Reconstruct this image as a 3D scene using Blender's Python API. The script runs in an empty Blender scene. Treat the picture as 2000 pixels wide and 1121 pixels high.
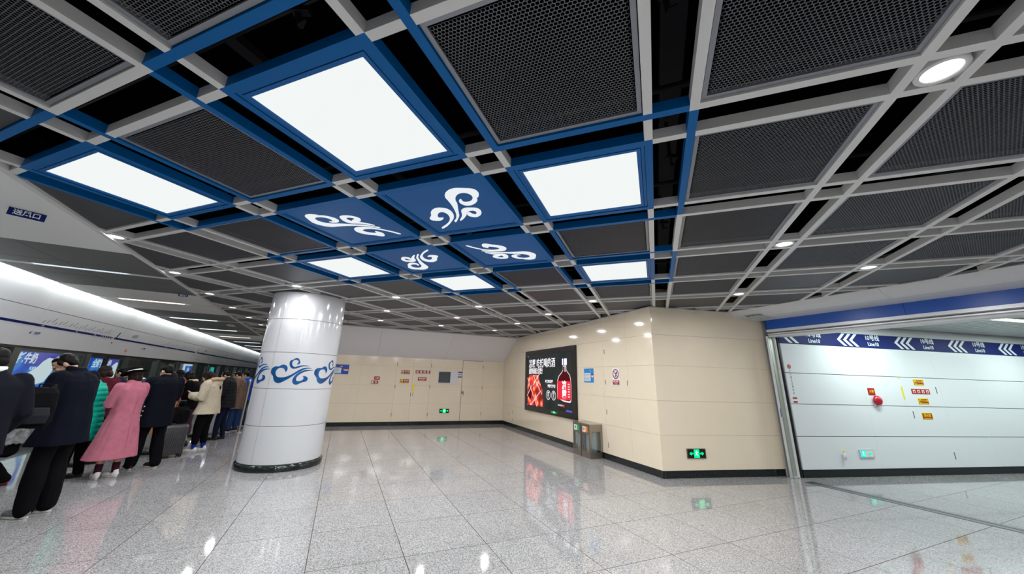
import bpy, bmesh, math, random
from math import sin, cos, pi, radians as R
from mathutils import Vector, Matrix, noise

random.seed(7)
SC = bpy.context.scene
COL = SC.collection

# ------------------------------------------------------------------ camera
FPX = 704.96
cam_d = bpy.data.cameras.new('camera')
cam_d.sensor_width = 36.0
cam_d.lens = 36.0 * FPX / 2000.0
cam_d.shift_y = -33.5 / 2000.0
cam_d.clip_start = 0.05
cam_d.clip_end = 300
cam = bpy.data.objects.new('camera', cam_d)
COL.objects.link(cam)
CAMZ = 1.65
cam.matrix_world = (Matrix.Translation((0, 0, CAMZ)) @ Matrix.Rotation(R(90 + 16.98), 4, 'X')
                    @ Matrix.Rotation(R(1.72), 4, 'Z'))
SC.camera = cam

# ------------------------------------------------------------------ world, exposure
w = bpy.data.worlds.new('world')
SC.world = w
w.use_nodes = True
w.node_tree.nodes['Background'].inputs[0].default_value = (0.75, 0.82, 0.9, 1)
w.node_tree.nodes['Background'].inputs[1].default_value = 0.02
SC.view_settings.view_transform = 'Standard'
SC.view_settings.look = 'None'
SC.view_settings.exposure = 0.0
SC.view_settings.gamma = 1.0
SC.view_settings.use_curve_mapping = False

# ------------------------------------------------------------------ main directions of the place (metres, z up)
H = 3.2                                    # underside of the ceiling grid
def az(a): return Vector((sin(R(a)), cos(R(a)), 0))
TH = R(-21.4)                              # ceiling grid axes
GA = Vector((cos(TH), sin(TH), 0)); GB = Vector((-sin(TH), cos(TH), 0))
GP = 1.2624; GO = Vector((-0.2126, 2.3527, 0))
def gxy(i, j, z=0.0):
    v = GO + GA * ((i - 3) * GP) + GB * ((j - 1) * GP)
    return Vector((v.x, v.y, z))
C1 = Vector((2.89, 7.41, 0)); DD = az(-21.5)
BC = C1 + DD * 8.44; DB = az(68.5)
BK = az(79.3); C2 = C1 + BK * 2.67
CW = Vector((5.66, 7.77, 0)); DC = az(79.5)
OP = Vector((5.58, 7.62, 0)); DO = az(156); OFF = Vector((-DO.y, DO.x, 0))
PN = az(63.5); PD = az(-26.5)              # platform: normal pointing into the hall, direction along the track
def pp(n, s, z=0.0):
    v = PN * n + PD * s
    return Vector((v.x, v.y, z))

# ------------------------------------------------------------------ lights
def area(name, loc, w_, h_, power, col=(1, 1, 1), rot=(0, 0, 0), disk=False, spread=None):
    l = bpy.data.lights.new(name, 'AREA')
    l.energy = power; l.color = col
    l.shape = 'DISK' if disk else 'RECTANGLE'
    l.size = w_
    if not disk: l.size_y = h_
    if spread: l.spread = R(spread)
    o = bpy.data.objects.new(name, l)
    o.location = loc; o.rotation_euler = rot
    COL.objects.link(o)
    return o
P_PANEL, P_DOWN, P_SLOT, P_COVE, P_CORR = 52, 16, 32, 20, 135
rotpl = math.atan2(PD.y, PD.x)

# ------------------------------------------------------------------ materials
def mat(name, col, rough=0.5, metal=0.0, emit=0.0, ecol=None, spec=0.5, noise_s=0, noise_a=0.0, bump=0.0, coat=0.0, obj_var=0.0, stretch=None):
    m = bpy.data.materials.new(name); m.use_nodes = True
    nt = m.node_tree; b = nt.nodes['Principled BSDF']
    c4 = (col[0], col[1], col[2], 1)
    b.inputs['Base Color'].default_value = c4
    b.inputs['Roughness'].default_value = rough
    b.inputs['Metallic'].default_value = metal
    b.inputs['Specular IOR Level'].default_value = spec
    b.inputs['Coat Weight'].default_value = coat
    b.inputs['Coat Roughness'].default_value = 0.05
    if emit:
        b.inputs['Emission Color'].default_value = tuple(ecol or col) + (1,)
        b.inputs['Emission Strength'].default_value = emit
    if noise_s or obj_var:
        tc = nt.nodes.new('ShaderNodeTexCoord')
        mx = nt.nodes.new('ShaderNodeHueSaturation')
        mx.inputs['Color'].default_value = c4
        val = None
        if noise_s:
            n = nt.nodes.new('ShaderNodeTexNoise'); n.inputs['Scale'].default_value = noise_s
            n.inputs['Detail'].default_value = 5
            if stretch:
                mp = nt.nodes.new('ShaderNodeMapping'); mp.inputs['Scale'].default_value = stretch
                nt.links.new(tc.outputs['Object'], mp.inputs[0]); nt.links.new(mp.outputs[0], n.inputs['Vector'])
            else:
                nt.links.new(tc.outputs['Object'], n.inputs['Vector'])
            mr = nt.nodes.new('ShaderNodeMapRange')
            mr.inputs['From Min'].default_value = 0.25; mr.inputs['From Max'].default_value = 0.75
            mr.inputs['To Min'].default_value = 1 - noise_a; mr.inputs['To Max'].default_value = 1 + noise_a
            nt.links.new(n.outputs['Fac'], mr.inputs['Value'])
            val = mr.outputs[0]
            if bump:
                bp = nt.nodes.new('ShaderNodeBump'); bp.inputs['Strength'].default_value = bump
                bp.inputs['Distance'].default_value = 0.002
                nt.links.new(n.outputs['Fac'], bp.inputs['Height']); nt.links.new(bp.outputs[0], b.inputs['Normal'])
        if obj_var:
            oi = nt.nodes.new('ShaderNodeObjectInfo')
            mr2 = nt.nodes.new('ShaderNodeMapRange')
            mr2.inputs['To Min'].default_value = 1 - obj_var; mr2.inputs['To Max'].default_value = 1 + obj_var
            nt.links.new(oi.outputs['Random'], mr2.inputs['Value'])
            if val:
                mu = nt.nodes.new('ShaderNodeMath'); mu.operation = 'MULTIPLY'
                nt.links.new(val, mu.inputs[0]); nt.links.new(mr2.outputs[0], mu.inputs[1]); val = mu.outputs[0]
            else: val = mr2.outputs[0]
        nt.links.new(val, mx.inputs['Value'])
        nt.links.new(mx.outputs[0], b.inputs['Base Color'])
    return m

def granite(name, base, dark, light, scale=150, rough=0.07, tint_var=0.03):
    m = bpy.data.materials.new(name); m.use_nodes = True
    nt = m.node_tree; b = nt.nodes['Principled BSDF']
    tc = nt.nodes.new('ShaderNodeTexCoord')
    geo = nt.nodes.new('ShaderNodeNewGeometry')
    v = nt.nodes.new('ShaderNodeTexVoronoi'); v.inputs['Scale'].default_value = scale
    nt.links.new(geo.outputs['Position'], v.inputs['Vector'])
    n = nt.nodes.new('ShaderNodeTexNoise'); n.inputs['Scale'].default_value = scale * 0.45; n.inputs['Detail'].default_value = 6
    nt.links.new(geo.outputs['Position'], n.inputs['Vector'])
    sep = nt.nodes.new('ShaderNodeSeparateColor'); nt.links.new(v.outputs['Color'], sep.inputs[0])
    ad = nt.nodes.new('ShaderNodeMath'); ad.operation = 'MULTIPLY_ADD'; ad.inputs[1].default_value = 0.55
    nt.links.new(sep.outputs[0], ad.inputs[0])
    m2 = nt.nodes.new('ShaderNodeMath'); m2.operation = 'MULTIPLY'; m2.inputs[1].default_value = 0.5
    nt.links.new(n.outputs['Fac'], m2.inputs[0]); nt.links.new(m2.outputs[0], ad.inputs[2])
    cr = nt.nodes.new('ShaderNodeValToRGB')
    e = cr.color_ramp.elements
    e[0].position = 0.18; e[0].color = tuple(dark) + (1,)
    e[1].position = 0.42; e[1].color = tuple(base) + (1,)
    e2 = cr.color_ramp.elements.new(0.8); e2.color = tuple(light) + (1,)
    nt.links.new(ad.outputs[0], cr.inputs[0])
    big = nt.nodes.new('ShaderNodeTexNoise'); big.inputs['Scale'].default_value = 0.9; big.inputs['Detail'].default_value = 6
    big.inputs['Roughness'].default_value = 0.65
    nt.links.new(geo.outputs['Position'], big.inputs['Vector'])
    mrb = nt.nodes.new('ShaderNodeMapRange'); mrb.inputs['From Min'].default_value = 0.3; mrb.inputs['From Max'].default_value = 0.7
    mrb.inputs['To Min'].default_value = 0.93; mrb.inputs['To Max'].default_value = 1.05
    nt.links.new(big.outputs['Fac'], mrb.inputs['Value'])
    oi = nt.nodes.new('ShaderNodeObjectInfo')
    mr2 = nt.nodes.new('ShaderNodeMapRange'); mr2.inputs['To Min'].default_value = 1 - tint_var; mr2.inputs['To Max'].default_value = 1 + tint_var
    nt.links.new(oi.outputs['Random'], mr2.inputs['Value'])
    mu = nt.nodes.new('ShaderNodeMath'); mu.operation = 'MULTIPLY'
    nt.links.new(mrb.outputs[0], mu.inputs[0]); nt.links.new(mr2.outputs[0], mu.inputs[1])
    hs = nt.nodes.new('ShaderNodeHueSaturation')
    nt.links.new(mu.outputs[0], hs.inputs['Value']); nt.links.new(cr.outputs[0], hs.inputs['Color'])
    nt.links.new(hs.outputs[0], b.inputs['Base Color'])
    mrr = nt.nodes.new('ShaderNodeMapRange'); mrr.inputs['To Min'].default_value = rough * 0.6; mrr.inputs['To Max'].default_value = rough * 1.5
    nt.links.new(big.outputs['Fac'], mrr.inputs['Value']); nt.links.new(mrr.outputs[0], b.inputs['Roughness'])
    b.inputs['Specular IOR Level'].default_value = 0.72
    return m

def glass_mat(name, tint=(0.8, 0.87, 0.86), refl=0.12):
    m = bpy.data.materials.new(name); m.use_nodes = True
    nt = m.node_tree; nt.nodes.remove(nt.nodes['Principled BSDF'])
    out = nt.nodes['Material Output']
    t = nt.nodes.new('ShaderNodeBsdfTransparent'); t.inputs[0].default_value = tuple(tint) + (1,)
    g = nt.nodes.new('ShaderNodeBsdfGlossy'); g.inputs['Roughness'].default_value = 0.02
    g.inputs['Color'].default_value = (0.9, 0.95, 0.95, 1)
    lw0 = nt.nodes.new('ShaderNodeLayerWeight'); lw0.inputs['Blend'].default_value = 0.25
    lw = nt.nodes.new('ShaderNodeMath'); lw.operation = 'MULTIPLY_ADD'; lw.inputs[1].default_value = 0.35; lw.inputs[2].default_value = refl * 0.3
    nt.links.new(lw0.outputs['Facing'], lw.inputs[0])
    mx = nt.nodes.new('ShaderNodeMixShader')
    nt.links.new(lw.outputs[0], mx.inputs[0]); nt.links.new(t.outputs[0], mx.inputs[1]); nt.links.new(g.outputs[0], mx.inputs[2])
    nt.links.new(mx.outputs[0], out.inputs[0])
    return m

def emis(name, col, s):
    m = bpy.data.materials.new(name); m.use_nodes = True
    nt = m.node_tree; nt.nodes.remove(nt.nodes['Principled BSDF'])
    e = nt.nodes.new('ShaderNodeEmission'); e.inputs[0].default_value = tuple(col) + (1,); e.inputs[1].default_value = s
    nt.links.new(e.outputs[0], nt.nodes['Material Output'].inputs[0])
    return m

def emis_noise(name, stops, s, scale=8, kind='noise', stretch=(1, 1, 1)):
    m = bpy.data.materials.new(name); m.use_nodes = True
    nt = m.node_tree; nt.nodes.remove(nt.nodes['Principled BSDF'])
    e = nt.nodes.new('ShaderNodeEmission'); e.inputs[1].default_value = s
    tc = nt.nodes.new('ShaderNodeTexCoord'); mp = nt.nodes.new('ShaderNodeMapping'); mp.inputs['Scale'].default_value = stretch
    nt.links.new(tc.outputs['Object'], mp.inputs[0])
    n = nt.nodes.new('ShaderNodeTexNoise' if kind == 'noise' else 'ShaderNodeTexVoronoi'); n.inputs['Scale'].default_value = scale
    nt.links.new(mp.outputs[0], n.inputs['Vector'])
    if kind == 'noise': n.inputs['Detail'].default_value = 6
    cr = nt.nodes.new('ShaderNodeValToRGB'); el = cr.color_ramp.elements
    el[0].position, el[0].color = stops[0][0], tuple(stops[0][1]) + (1,)
    el[1].position, el[1].color = stops[-1][0], tuple(stops[-1][1]) + (1,)
    for p_, c_ in stops[1:-1]:
        q = el.new(p_); q.color = tuple(c_) + (1,)
    nt.links.new(n.outputs['Fac' if kind == 'noise' else 'Distance'], cr.inputs[0]); nt.links.new(cr.outputs[0], e.inputs[0])
    nt.links.new(e.outputs[0], nt.nodes['Material Output'].inputs[0])
    return m

M = {}
M['floor'] = granite('floor granite', (0.245, 0.24, 0.242), (0.075, 0.072, 0.075), (0.48, 0.475, 0.48), rough=0.05)
M['joint'] = mat('floor joint', (0.10, 0.08, 0.07), 0.8)
M['darkgranite'] = granite('dark granite', (0.055, 0.06, 0.063), (0.02, 0.02, 0.022), (0.12, 0.125, 0.13), rough=0.2)
M['base'] = mat('black skirting stone', (0.012, 0.017, 0.017), 0.12, noise_s=60, noise_a=0.3)
M['grey'] = mat('grey white painted beam', (0.66, 0.66, 0.65), 0.45, noise_s=200, noise_a=0.04, bump=0.1)
M['blue'] = mat('blue painted beam', (0.0005, 0.115, 0.36), 0.4, spec=0.15, noise_s=200, noise_a=0.04)
M['blue2'] = mat('blue panel', (0.004, 0.115, 0.37), 0.4, spec=0.2)
M['mesh'] = mat('expanded metal', (0.16, 0.165, 0.185), 0.42, 0.3)
M['meshfar'] = mat('fine dark mesh plate', (0.062, 0.063, 0.070), 0.5, 0.2, noise_s=300, noise_a=0.15)
M['meshrim'] = mat('grey mesh rim', (0.25, 0.26, 0.29), 0.45, 0.2)
M['void'] = mat('black void', (0.0015, 0.0015, 0.0018), 0.9, spec=0.0)
M['duct'] = mat('dark duct', (0.008, 0.008, 0.010), 0.6, spec=0.1)
M['lamp'] = emis('light panel diffuser', (0.96, 1.0, 0.985), 0.93)
M['lens'] = emis('downlight lens', (1.0, 0.93, 1.0), 6.0)
M['whitef'] = mat('white fascia enamel', (0.86, 0.87, 0.90), 0.25, coat=0.2)
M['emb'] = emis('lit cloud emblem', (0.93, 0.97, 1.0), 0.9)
M['whitec'] = mat('white corridor enamel', (0.74, 0.77, 0.80), 0.25)
M['chan'] = mat('greenish channel metal', (0.42, 0.46, 0.40), 0.4, 0.5)
M['white'] = mat('white enamel', (0.55, 0.56, 0.585), 0.12, coat=0.3)
M['whitem'] = mat('white matt panel', (0.66, 0.665, 0.68), 0.45)
M['soffit'] = mat('soffit panel', (0.84, 0.83, 0.85), 0.5)
M['cream'] = mat('cream enamel panel', (0.80, 0.70, 0.545), 0.09, noise_s=3, noise_a=0.02, coat=0.2, obj_var=0.012)
M['seam'] = mat('panel seam', (0.42, 0.34, 0.24), 0.7)
M['seamw'] = mat('grey seam', (0.25, 0.26, 0.27), 0.6)
M['steel'] = mat('brushed stainless', (0.55, 0.53, 0.49), 0.28, 1.0, noise_s=40, noise_a=0.06, stretch=(30, 30, 1))
M['steeld'] = mat('dull stainless', (0.36, 0.33, 0.29), 0.35, 1.0, noise_s=40, noise_a=0.1, stretch=(30, 30, 1))
M['alu'] = mat('aluminium', (0.62, 0.64, 0.66), 0.35, 0.45)
M['alup'] = mat('grey painted edge', (0.42, 0.42, 0.42), 0.5)
M['slot'] = mat('dark slot', (0.10, 0.085, 0.06), 0.6)
M['black'] = mat('black gloss', (0.010, 0.010, 0.010), 0.2)
M['blackm'] = mat('black plastic', (0.018, 0.018, 0.02), 0.5)
M['navy'] = mat('navy print', (0.002, 0.012, 0.13), 0.5, spec=0.15)
M['bluehdr'] = mat('bright blue header', (0.0, 0.075, 0.40), 0.3)
M['wtxt'] = mat('white print', (0.72, 0.78, 0.80), 0.4)
M['motif'] = mat('blue cloud print', (0.006, 0.07, 0.22), 0.18, noise_s=6, noise_a=0.4)
M['red'] = mat('red sign', (0.42, 0.018, 0.012), 0.4)
M['redb'] = mat('brown red sign', (0.32, 0.02, 0.015), 0.4)
M['redcap'] = mat('red bell', (0.45, 0.01, 0.03), 0.25)
M['yellow'] = mat('yellow strip', (0.85, 0.66, 0.01), 0.4)
M['orange'] = mat('orange label', (0.85, 0.25, 0.03), 0.4)
M['green'] = mat('green label', (0.01, 0.45, 0.16), 0.4)
M['pale'] = mat('pale label', (0.75, 0.78, 0.76), 0.4)
M['skyb'] = mat('sky blue poster', (0.01, 0.24, 0.70), 0.3)
M['royal'] = mat('royal blue poster', (0.005, 0.07, 0.42), 0.3)
M['gexit'] = emis('exit green', (0.0, 0.95, 0.30), 1.3)
M['cexit'] = emis('exit cyan', (0.0, 0.95, 0.62), 1.3)
M['wexit'] = emis('exit white', (0.8, 1.0, 0.95), 1.1)
M['glass'] = glass_mat('screen glass')
M['glassb'] = glass_mat('bin window', (0.75, 0.8, 0.82), 0.3)
M['bag'] = mat('grey bin liner', (0.75, 0.78, 0.82), 0.3)
M['bagn'] = mat('bin rubbish', (0.5, 0.33, 0.15), 0.6)
M['grey5'] = mat('mid grey louvre', (0.16, 0.17, 0.18), 0.5)
M['tunnel'] = mat('track side wall', (0.22, 0.20, 0.175), 0.35, noise_s=0.7, noise_a=0.25)
M['pit'] = mat('track bed', (0.03, 0.03, 0.03), 0.8)
M['psd'] = mat('dark door frame', (0.035, 0.04, 0.042), 0.3, 0.6)
M['psdpost'] = mat('platform door post', (0.17, 0.19, 0.18), 0.3, 0.9)
M['pceil'] = mat('platform grey ceiling', (0.13, 0.13, 0.13), 0.5)
M['pceilw'] = mat('platform white ceiling', (0.82, 0.82, 0.80), 0.5)
M['slat'] = mat('corridor slat', (0.50, 0.55, 0.52), 0.45)
M['slotl'] = emis('slot light cool', (0.78, 0.9, 1.0), 1.4)
M['slotd'] = mat('slot louvre', (0.55, 0.6, 0.65), 0.25, 0.6, emit=0.7, ecol=(0.8, 0.9, 1.0))
M['sloth'] = emis('slot light warm', (1.0, 0.84, 0.72), 2.6)
M['ring'] = mat('downlight ring', (0.62, 0.62, 0.62), 0.35)
M['cyan'] = emis('cyan sign', (0.05, 0.75, 0.72), 0.9)
M['arrow'] = mat('navy arrow', (0.01, 0.03, 0.25), 0.4)
M['linetxt'] = mat('grey print', (0.20, 0.22, 0.27), 0.5)
M['floorrefl'] = mat('floor sign reflection', (0.22, 0.15, 0.12), 0.5)  # unused reddish brown, painted reflection of the wall signs on the floor

# ------------------------------------------------------------------ mesh helpers
class MB:
    def __init__(s): s.v = []; s.f = []; s.m = []
    def box(s, c, d, mi=0, rot=None):
        n = len(s.v); x, y, z = d[0] / 2, d[1] / 2, d[2] / 2
        for sx, sy, sz in ((-1,-1,-1),(1,-1,-1),(1,1,-1),(-1,1,-1),(-1,-1,1),(1,-1,1),(1,1,1),(-1,1,1)):
            p = Vector((sx * x, sy * y, sz * z))
            if rot: p = rot @ p
            s.v.append(p + Vector(c))
        for q in ((0,3,2,1),(4,5,6,7),(0,1,5,4),(1,2,6,5),(2,3,7,6),(3,0,4,7)):
            s.f.append([n + k for k in q]); s.m.append(mi)
        return s
    def bb(s, x0, x1, y0, y1, z0, z1, mi=0):
        return s.box(((x0 + x1) / 2, (y0 + y1) / 2, (z0 + z1) / 2), (abs(x1 - x0), abs(y1 - y0), abs(z1 - z0)), mi)
    def face(s, pts, mi=0):
        n = len(s.v); s.v += [Vector(p) for p in pts]; s.f.append(list(range(n, n + len(pts)))); s.m.append(mi); return s
    def prism(s, pts, vec, mi=0):
        n = len(s.v); k = len(pts); vec = Vector(vec)
        s.v += [Vector(p) for p in pts] + [Vector(p) + vec for p in pts]
        s.f.append(list(range(n + k - 1, n - 1, -1))); s.m.append(mi)
        s.f.append(list(range(n + k, n + 2 * k))); s.m.append(mi)
        for i in range(k):
            j = (i + 1) % k
            s.f.append([n + i, n + j, n + k + j, n + k + i]); s.m.append(mi)
        return s
    def lathe(s, prof, c=(0, 0, 0), seg=32, mi=0, a0=0, a1=2 * pi):
        n = len(s.v); full = abs(a1 - a0 - 2 * pi) < 1e-6; cols = seg if full else seg + 1
        for k in range(cols):
            a = a0 + (a1 - a0) * k / seg
            for r, z in prof: s.v.append(Vector((c[0] + r * cos(a), c[1] + r * sin(a), c[2] + z)))
        L = len(prof)
        for k in range(seg):
            k2 = (k + 1) % cols
            for i in range(L - 1):
                s.f.append([n + k * L + i, n + k2 * L + i, n + k2 * L + i + 1, n + k * L + i + 1]); s.m.append(mi)
        return s
    def disk(s, c, r, seg=24, mi=0, up=1):
        n = len(s.v)
        pts = [Vector((c[0] + r * cos(2 * pi * k / seg), c[1] + r * sin(2 * pi * k / seg), c[2])) for k in range(seg)]
        s.v += pts; f = list(range(n, n + seg)); s.f.append(f if up > 0 else f[::-1]); s.m.append(mi); return s
    def ell(s, c, r, rot=None, nu=14, nv=9, mi=0):
        n = len(s.v); c = Vector(c)
        for i in range(1, nv):
            t = pi * i / nv
            for j in range(nu):
                a = 2 * pi * j / nu
                p = Vector((r[0] * sin(t) * cos(a), r[1] * sin(t) * sin(a), r[2] * cos(t)))
                if rot: p = rot @ p
                s.v.append(c + p)
        tp = Vector((0, 0, r[2])); bt = Vector((0, 0, -r[2]))
        if rot: tp = rot @ tp; bt = rot @ bt
        s.v += [c + tp, c + bt]; T = len(s.v) - 2; B = T + 1
        for i in range(nv - 2):
            for j in range(nu):
                k = (j + 1) % nu
                s.f.append([n + i * nu + j, n + (i + 1) * nu + j, n + (i + 1) * nu + k, n + i * nu + k]); s.m.append(mi)
        for j in range(nu):
            k = (j + 1) % nu
            s.f.append([T, n + j, n + k]); s.m.append(mi)
            s.f.append([B, n + (nv - 2) * nu + k, n + (nv - 2) * nu + j]); s.m.append(mi)
        return s
    def cap(s, pts, rads, seg=12, mi=0):
        """tapered rounded tube through points"""
        pts = [Vector(p) for p in pts]; rings = []
        d0 = (pts[1] - pts[0]).normalized(); d1 = (pts[-1] - pts[-2]).normalized()
        P = []; Rr = []; D = []
        for a in (80, 55, 28):
            P.append(pts[0] - d0 * rads[0] * sin(R(a))); Rr.append(rads[0] * cos(R(a))); D.append(d0)
        for i, p in enumerate(pts):
            P.append(p); Rr.append(rads[i])
            if i == 0: D.append(d0)
            elif i == len(pts) - 1: D.append(d1)
            else: D.append(((pts[i + 1] - p).normalized() + (p - pts[i - 1]).normalized()).normalized())
        for a in (28, 55, 80):
            P.append(pts[-1] + d1 * rads[-1] * sin(R(a))); Rr.append(rads[-1] * cos(R(a))); D.append(d1)
        n = len(s.v); ref = Vector((0, 0, 1)) if abs(d0.z) < 0.8 else Vector((0, 1, 0))
        for p, r, d in zip(P, Rr, D):
            u = d.cross(ref); u.normalize(); v = d.cross(u)
            for k in range(seg):
                a = 2 * pi * k / seg; s.v.append(p + u * (r * cos(a)) + v * (r * sin(a)))
        m = len(P)
        for i in range(m - 1):
            for k in range(seg):
                k2 = (k + 1) % seg
                s.f.append([n + i * seg + k, n + i * seg + k2, n + (i + 1) * seg + k2, n + (i + 1) * seg + k]); s.m.append(mi)
        s.f.append([n + k for k in range(seg)][::-1]); s.m.append(mi)
        s.f.append([n + (m - 1) * seg + k for k in range(seg)]); s.m.append(mi)
        return s
    def loft(s, rings, seg=28, mi=0):
        """rings: (cx, cy, cz, rx, ry[, power]) closed loft of horizontal ovals"""
        n = len(s.v)
        for rg in rings:
            cx, cy, cz, rx, ry = rg[:5]; pw = rg[5] if len(rg) > 5 else 0.85
            for k in range(seg):
                a = 2 * pi * k / seg; ca, sa = cos(a), sin(a)
                s.v.append(Vector((cx + rx * math.copysign(abs(ca) ** pw, ca), cy + ry * math.copysign(abs(sa) ** pw, sa), cz)))
        L = len(rings); up = rings[-1][2] > rings[0][2]
        for i in range(L - 1):
            for k in range(seg):
                k2 = (k + 1) % seg
                q = [n + i * seg + k, n + i * seg + k2, n + (i + 1) * seg + k2, n + (i + 1) * seg + k]
                s.f.append(q if up else q[::-1]); s.m.append(mi)
        a = [n + k for k in range(seg)]; b = [n + (L - 1) * seg + k for k in range(seg)]
        s.f.append(a[::-1] if up else a); s.m.append(mi)
        s.f.append(b if up else b[::-1]); s.m.append(mi)
        return s
    def mesh(s, name, mats, smooth=False):
        me = bpy.data.meshes.new(name)
        me.from_pydata([tuple(v) for v in s.v], [], s.f)
        for m_ in (mats if isinstance(mats, (list, tuple)) else [mats]): me.materials.append(m_)
        if len(me.materials) > 1: me.polygons.foreach_set('material_index', s.m)
        if smooth: me.polygons.foreach_set('use_smooth', [True] * len(me.polygons))
        me.update(); return me

def link(name, me, parent=None, loc=None, rot=None):
    o = bpy.data.objects.new(name, me); COL.objects.link(o)
    if parent: o.parent = parent
    if loc is not None: o.location = loc
    if rot is not None: o.rotation_euler = rot
    return o
def ob(name, mb, mats, parent=None, smooth=False, loc=None, rot=None, label=None):
    o = link(name, mb.mesh(name, mats, smooth), parent, loc, rot)
    if label: o['label'] = label
    return o
def empty(name, loc=(0, 0, 0), rz=0.0, label=None, cat=None, group=None, kind=None, rot=None):
    o = bpy.data.objects.new(name, None); COL.objects.link(o)
    o.empty_display_size = 0.1
    o.location = loc; o.rotation_euler = rot if rot else (0, 0, rz)
    if label: o['label'] = label
    if cat: o['category'] = cat
    if group: o['group'] = group
    if kind: o['kind'] = kind
    return o
def tag(o, label=None, cat=None, group=None, kind=None):
    for k, v in (('label', label), ('category', cat), ('group', group), ('kind', kind)):
        if v: o[k] = v
    return o
def copy_tree(o, parent=None):
    c = o.copy(); COL.objects.link(c); c.parent = parent
    for ch in [x for x in SC.objects if x.parent == o]: copy_tree(ch, c)
    return c

def text(name, s, size, m_, parent, x, z, y=-0.002, align='LEFT', bold=0.0, ext=0.0006, squeeze=1.0, shear=0.0, rot=0.0):
    c = bpy.data.curves.new(name, 'FONT'); c.body = s; c.size = size; c.offset = bold * size; c.extrude = ext
    c.align_x = align; c.align_y = 'CENTER'; c.resolution_u = 2; c.shear = shear
    t = bpy.data.objects.new(name, c); COL.objects.link(t)
    dg = bpy.context.evaluated_depsgraph_get()
    me = bpy.data.meshes.new_from_object(t.evaluated_get(dg))
    bpy.data.objects.remove(t)
    me.transform(Matrix.Translation((x, y, z)) @ Matrix.Rotation(rot, 4, 'Y') @ Matrix.Rotation(pi / 2, 4, 'X') @ Matrix.Diagonal((squeeze, 1, 1, 1)))
    me.materials.clear(); me.materials.append(m_)
    for p in me.polygons: p.material_index = 0
    return link(name, me, parent)

def frame(name, P0, rdir, x, y=0.0, z=0.0, **k):
    """Empty on a wall: local x to the viewer's right, local y into the wall, z up"""
    r = Vector((rdir.x, rdir.y, 0)).normalized(); inn = Vector((-r.y, r.x, 0))
    loc = Vector(P0) + r * x + inn * y + Vector((0, 0, z))
    return empty(name, loc, math.atan2(r.y, r.x), **k)

def rrect(x0, x1, z0, z1, r, y, n=4):
    pts = []
    for cx, cz, a0 in ((x1 - r, z0 + r, -90), (x1 - r, z1 - r, 0), (x0 + r, z1 - r, 90), (x0 + r, z0 + r, 180)):
        for k in range(n + 1):
            a = R(a0 + 90 * k / n); pts.append((cx + r * cos(a), y, cz + r * sin(a)))
    return pts
def plate(mb, x0, x1, z0, z1, y0, th, mi=0, r=0.0):
    """thin upright plate, front at y0 - th"""
    if r: return mb.prism(rrect(x0, x1, z0, z1, r, y0)[::-1], (0, -th, 0), mi)
    return mb.bb(x0, x1, y0 - th, y0, z0, z1, mi)
def clip(me, planes):
    bm = bmesh.new(); bm.from_mesh(me)
    for co, no in planes:
        g = bm.verts[:] + bm.edges[:] + bm.faces[:]
        r = bmesh.ops.bisect_plane(bm, geom=g, plane_co=co, plane_no=no, clear_outer=True)
        ed = [e for e in r['geom_cut'] if isinstance(e, bmesh.types.BMEdge)]
        if ed:
            try: bmesh.ops.contextual_create(bm, geom=ed)
            except Exception: pass
    bm.to_mesh(me); bm.free(); return me

# =================================================================== FLOOR
floor = empty('floor', kind='structure')
TA = az(66.1); TB = az(-23.9); TW, TL = 0.843, 0.884
def tile_c(a, b):
    v = TA * (-0.885 + (a + 0.5) * TW) + TB * (2.39 + (b + 0.5) * TL)
    return v
tm = MB(); hw, hl = TW / 2 - 0.0022, TL / 2 - 0.0022
tm.v = [Vector(p) for p in ((-hw, -hl, -0.02), (hw, -hl, -0.02), (hw, hl, -0.02), (-hw, hl, -0.02),
        (-hw, -hl, -0.0015), (hw, -hl, -0.0015), (hw, hl, -0.0015), (-hw, hl, -0.0015),
        (-hw + .001, -hl + .001, 0), (hw - .001, -hl + .001, 0), (hw - .001, hl - .001, 0), (-hw + .001, hl - .001, 0))]
tm.f = [[0,1,5,4],[1,2,6,5],[2,3,7,6],[3,0,4,7],[4,5,9,8],[5,6,10,9],[6,7,11,10],[7,4,8,11],[8,9,10,11]]
tm.m = [1] * 8 + [0]
tile_me = tm.mesh('floor_tile', [M['floor'], M['joint']])
ta = math.atan2(TA.y, TA.x)
cand = []
for a in range(-16, 22):
    for b in range(-12, 44):
        c = tile_c(a, b)
        n_off = c.dot(PN)
        if n_off < -5.2: continue
        if c.dot(PD) > 42 or c.x > 15: continue
        rel = c - C1
        if rel.dot(BK) > 0.8 and rel.dot(Vector((-BK.y, BK.x, 0))) > 1.0 and rel.dot(DB) > 0.8: continue
        if (c - BC).dot(DD) > 0.9 and c.dot(PN) > -0.9: continue
        d = c.length
        fr = c.y > 0.2 and abs(c.x) < c.y * 1.75 + 0.8 and c.y > 1.2
        cand.append((0 if fr else 1, d, c))
cand.sort(key=lambda t: (t[0], t[1]))
for k, (fr, d, c) in enumerate(cand[:300]):
    o = link('floor_tile', tile_me, floor, (c.x, c.y, 0), (0, 0, ta))
rest = MB()
for fr, d, c in cand[300:]:
    n = len(rest.v); rz = Matrix.Rotation(ta, 3, 'Z')
    rest.v += [rz @ v + c for v in tm.v]; rest.f += [[n + q for q in f] for f in tm.f]; rest.m += tm.m
tag(ob('distant_tiles', rest, [M['floor'], M['joint']], floor), kind='stuff')
bed = MB(); q = [pp(-5.45, -14), pp(22, -14), pp(22, 44), pp(-5.45, 44)]
bed.prism([(p.x, p.y, -0.12) for p in q], (0, 0, 0.109)); ob('floor_bed', bed, M['joint'], floor)
ed = MB()
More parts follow.
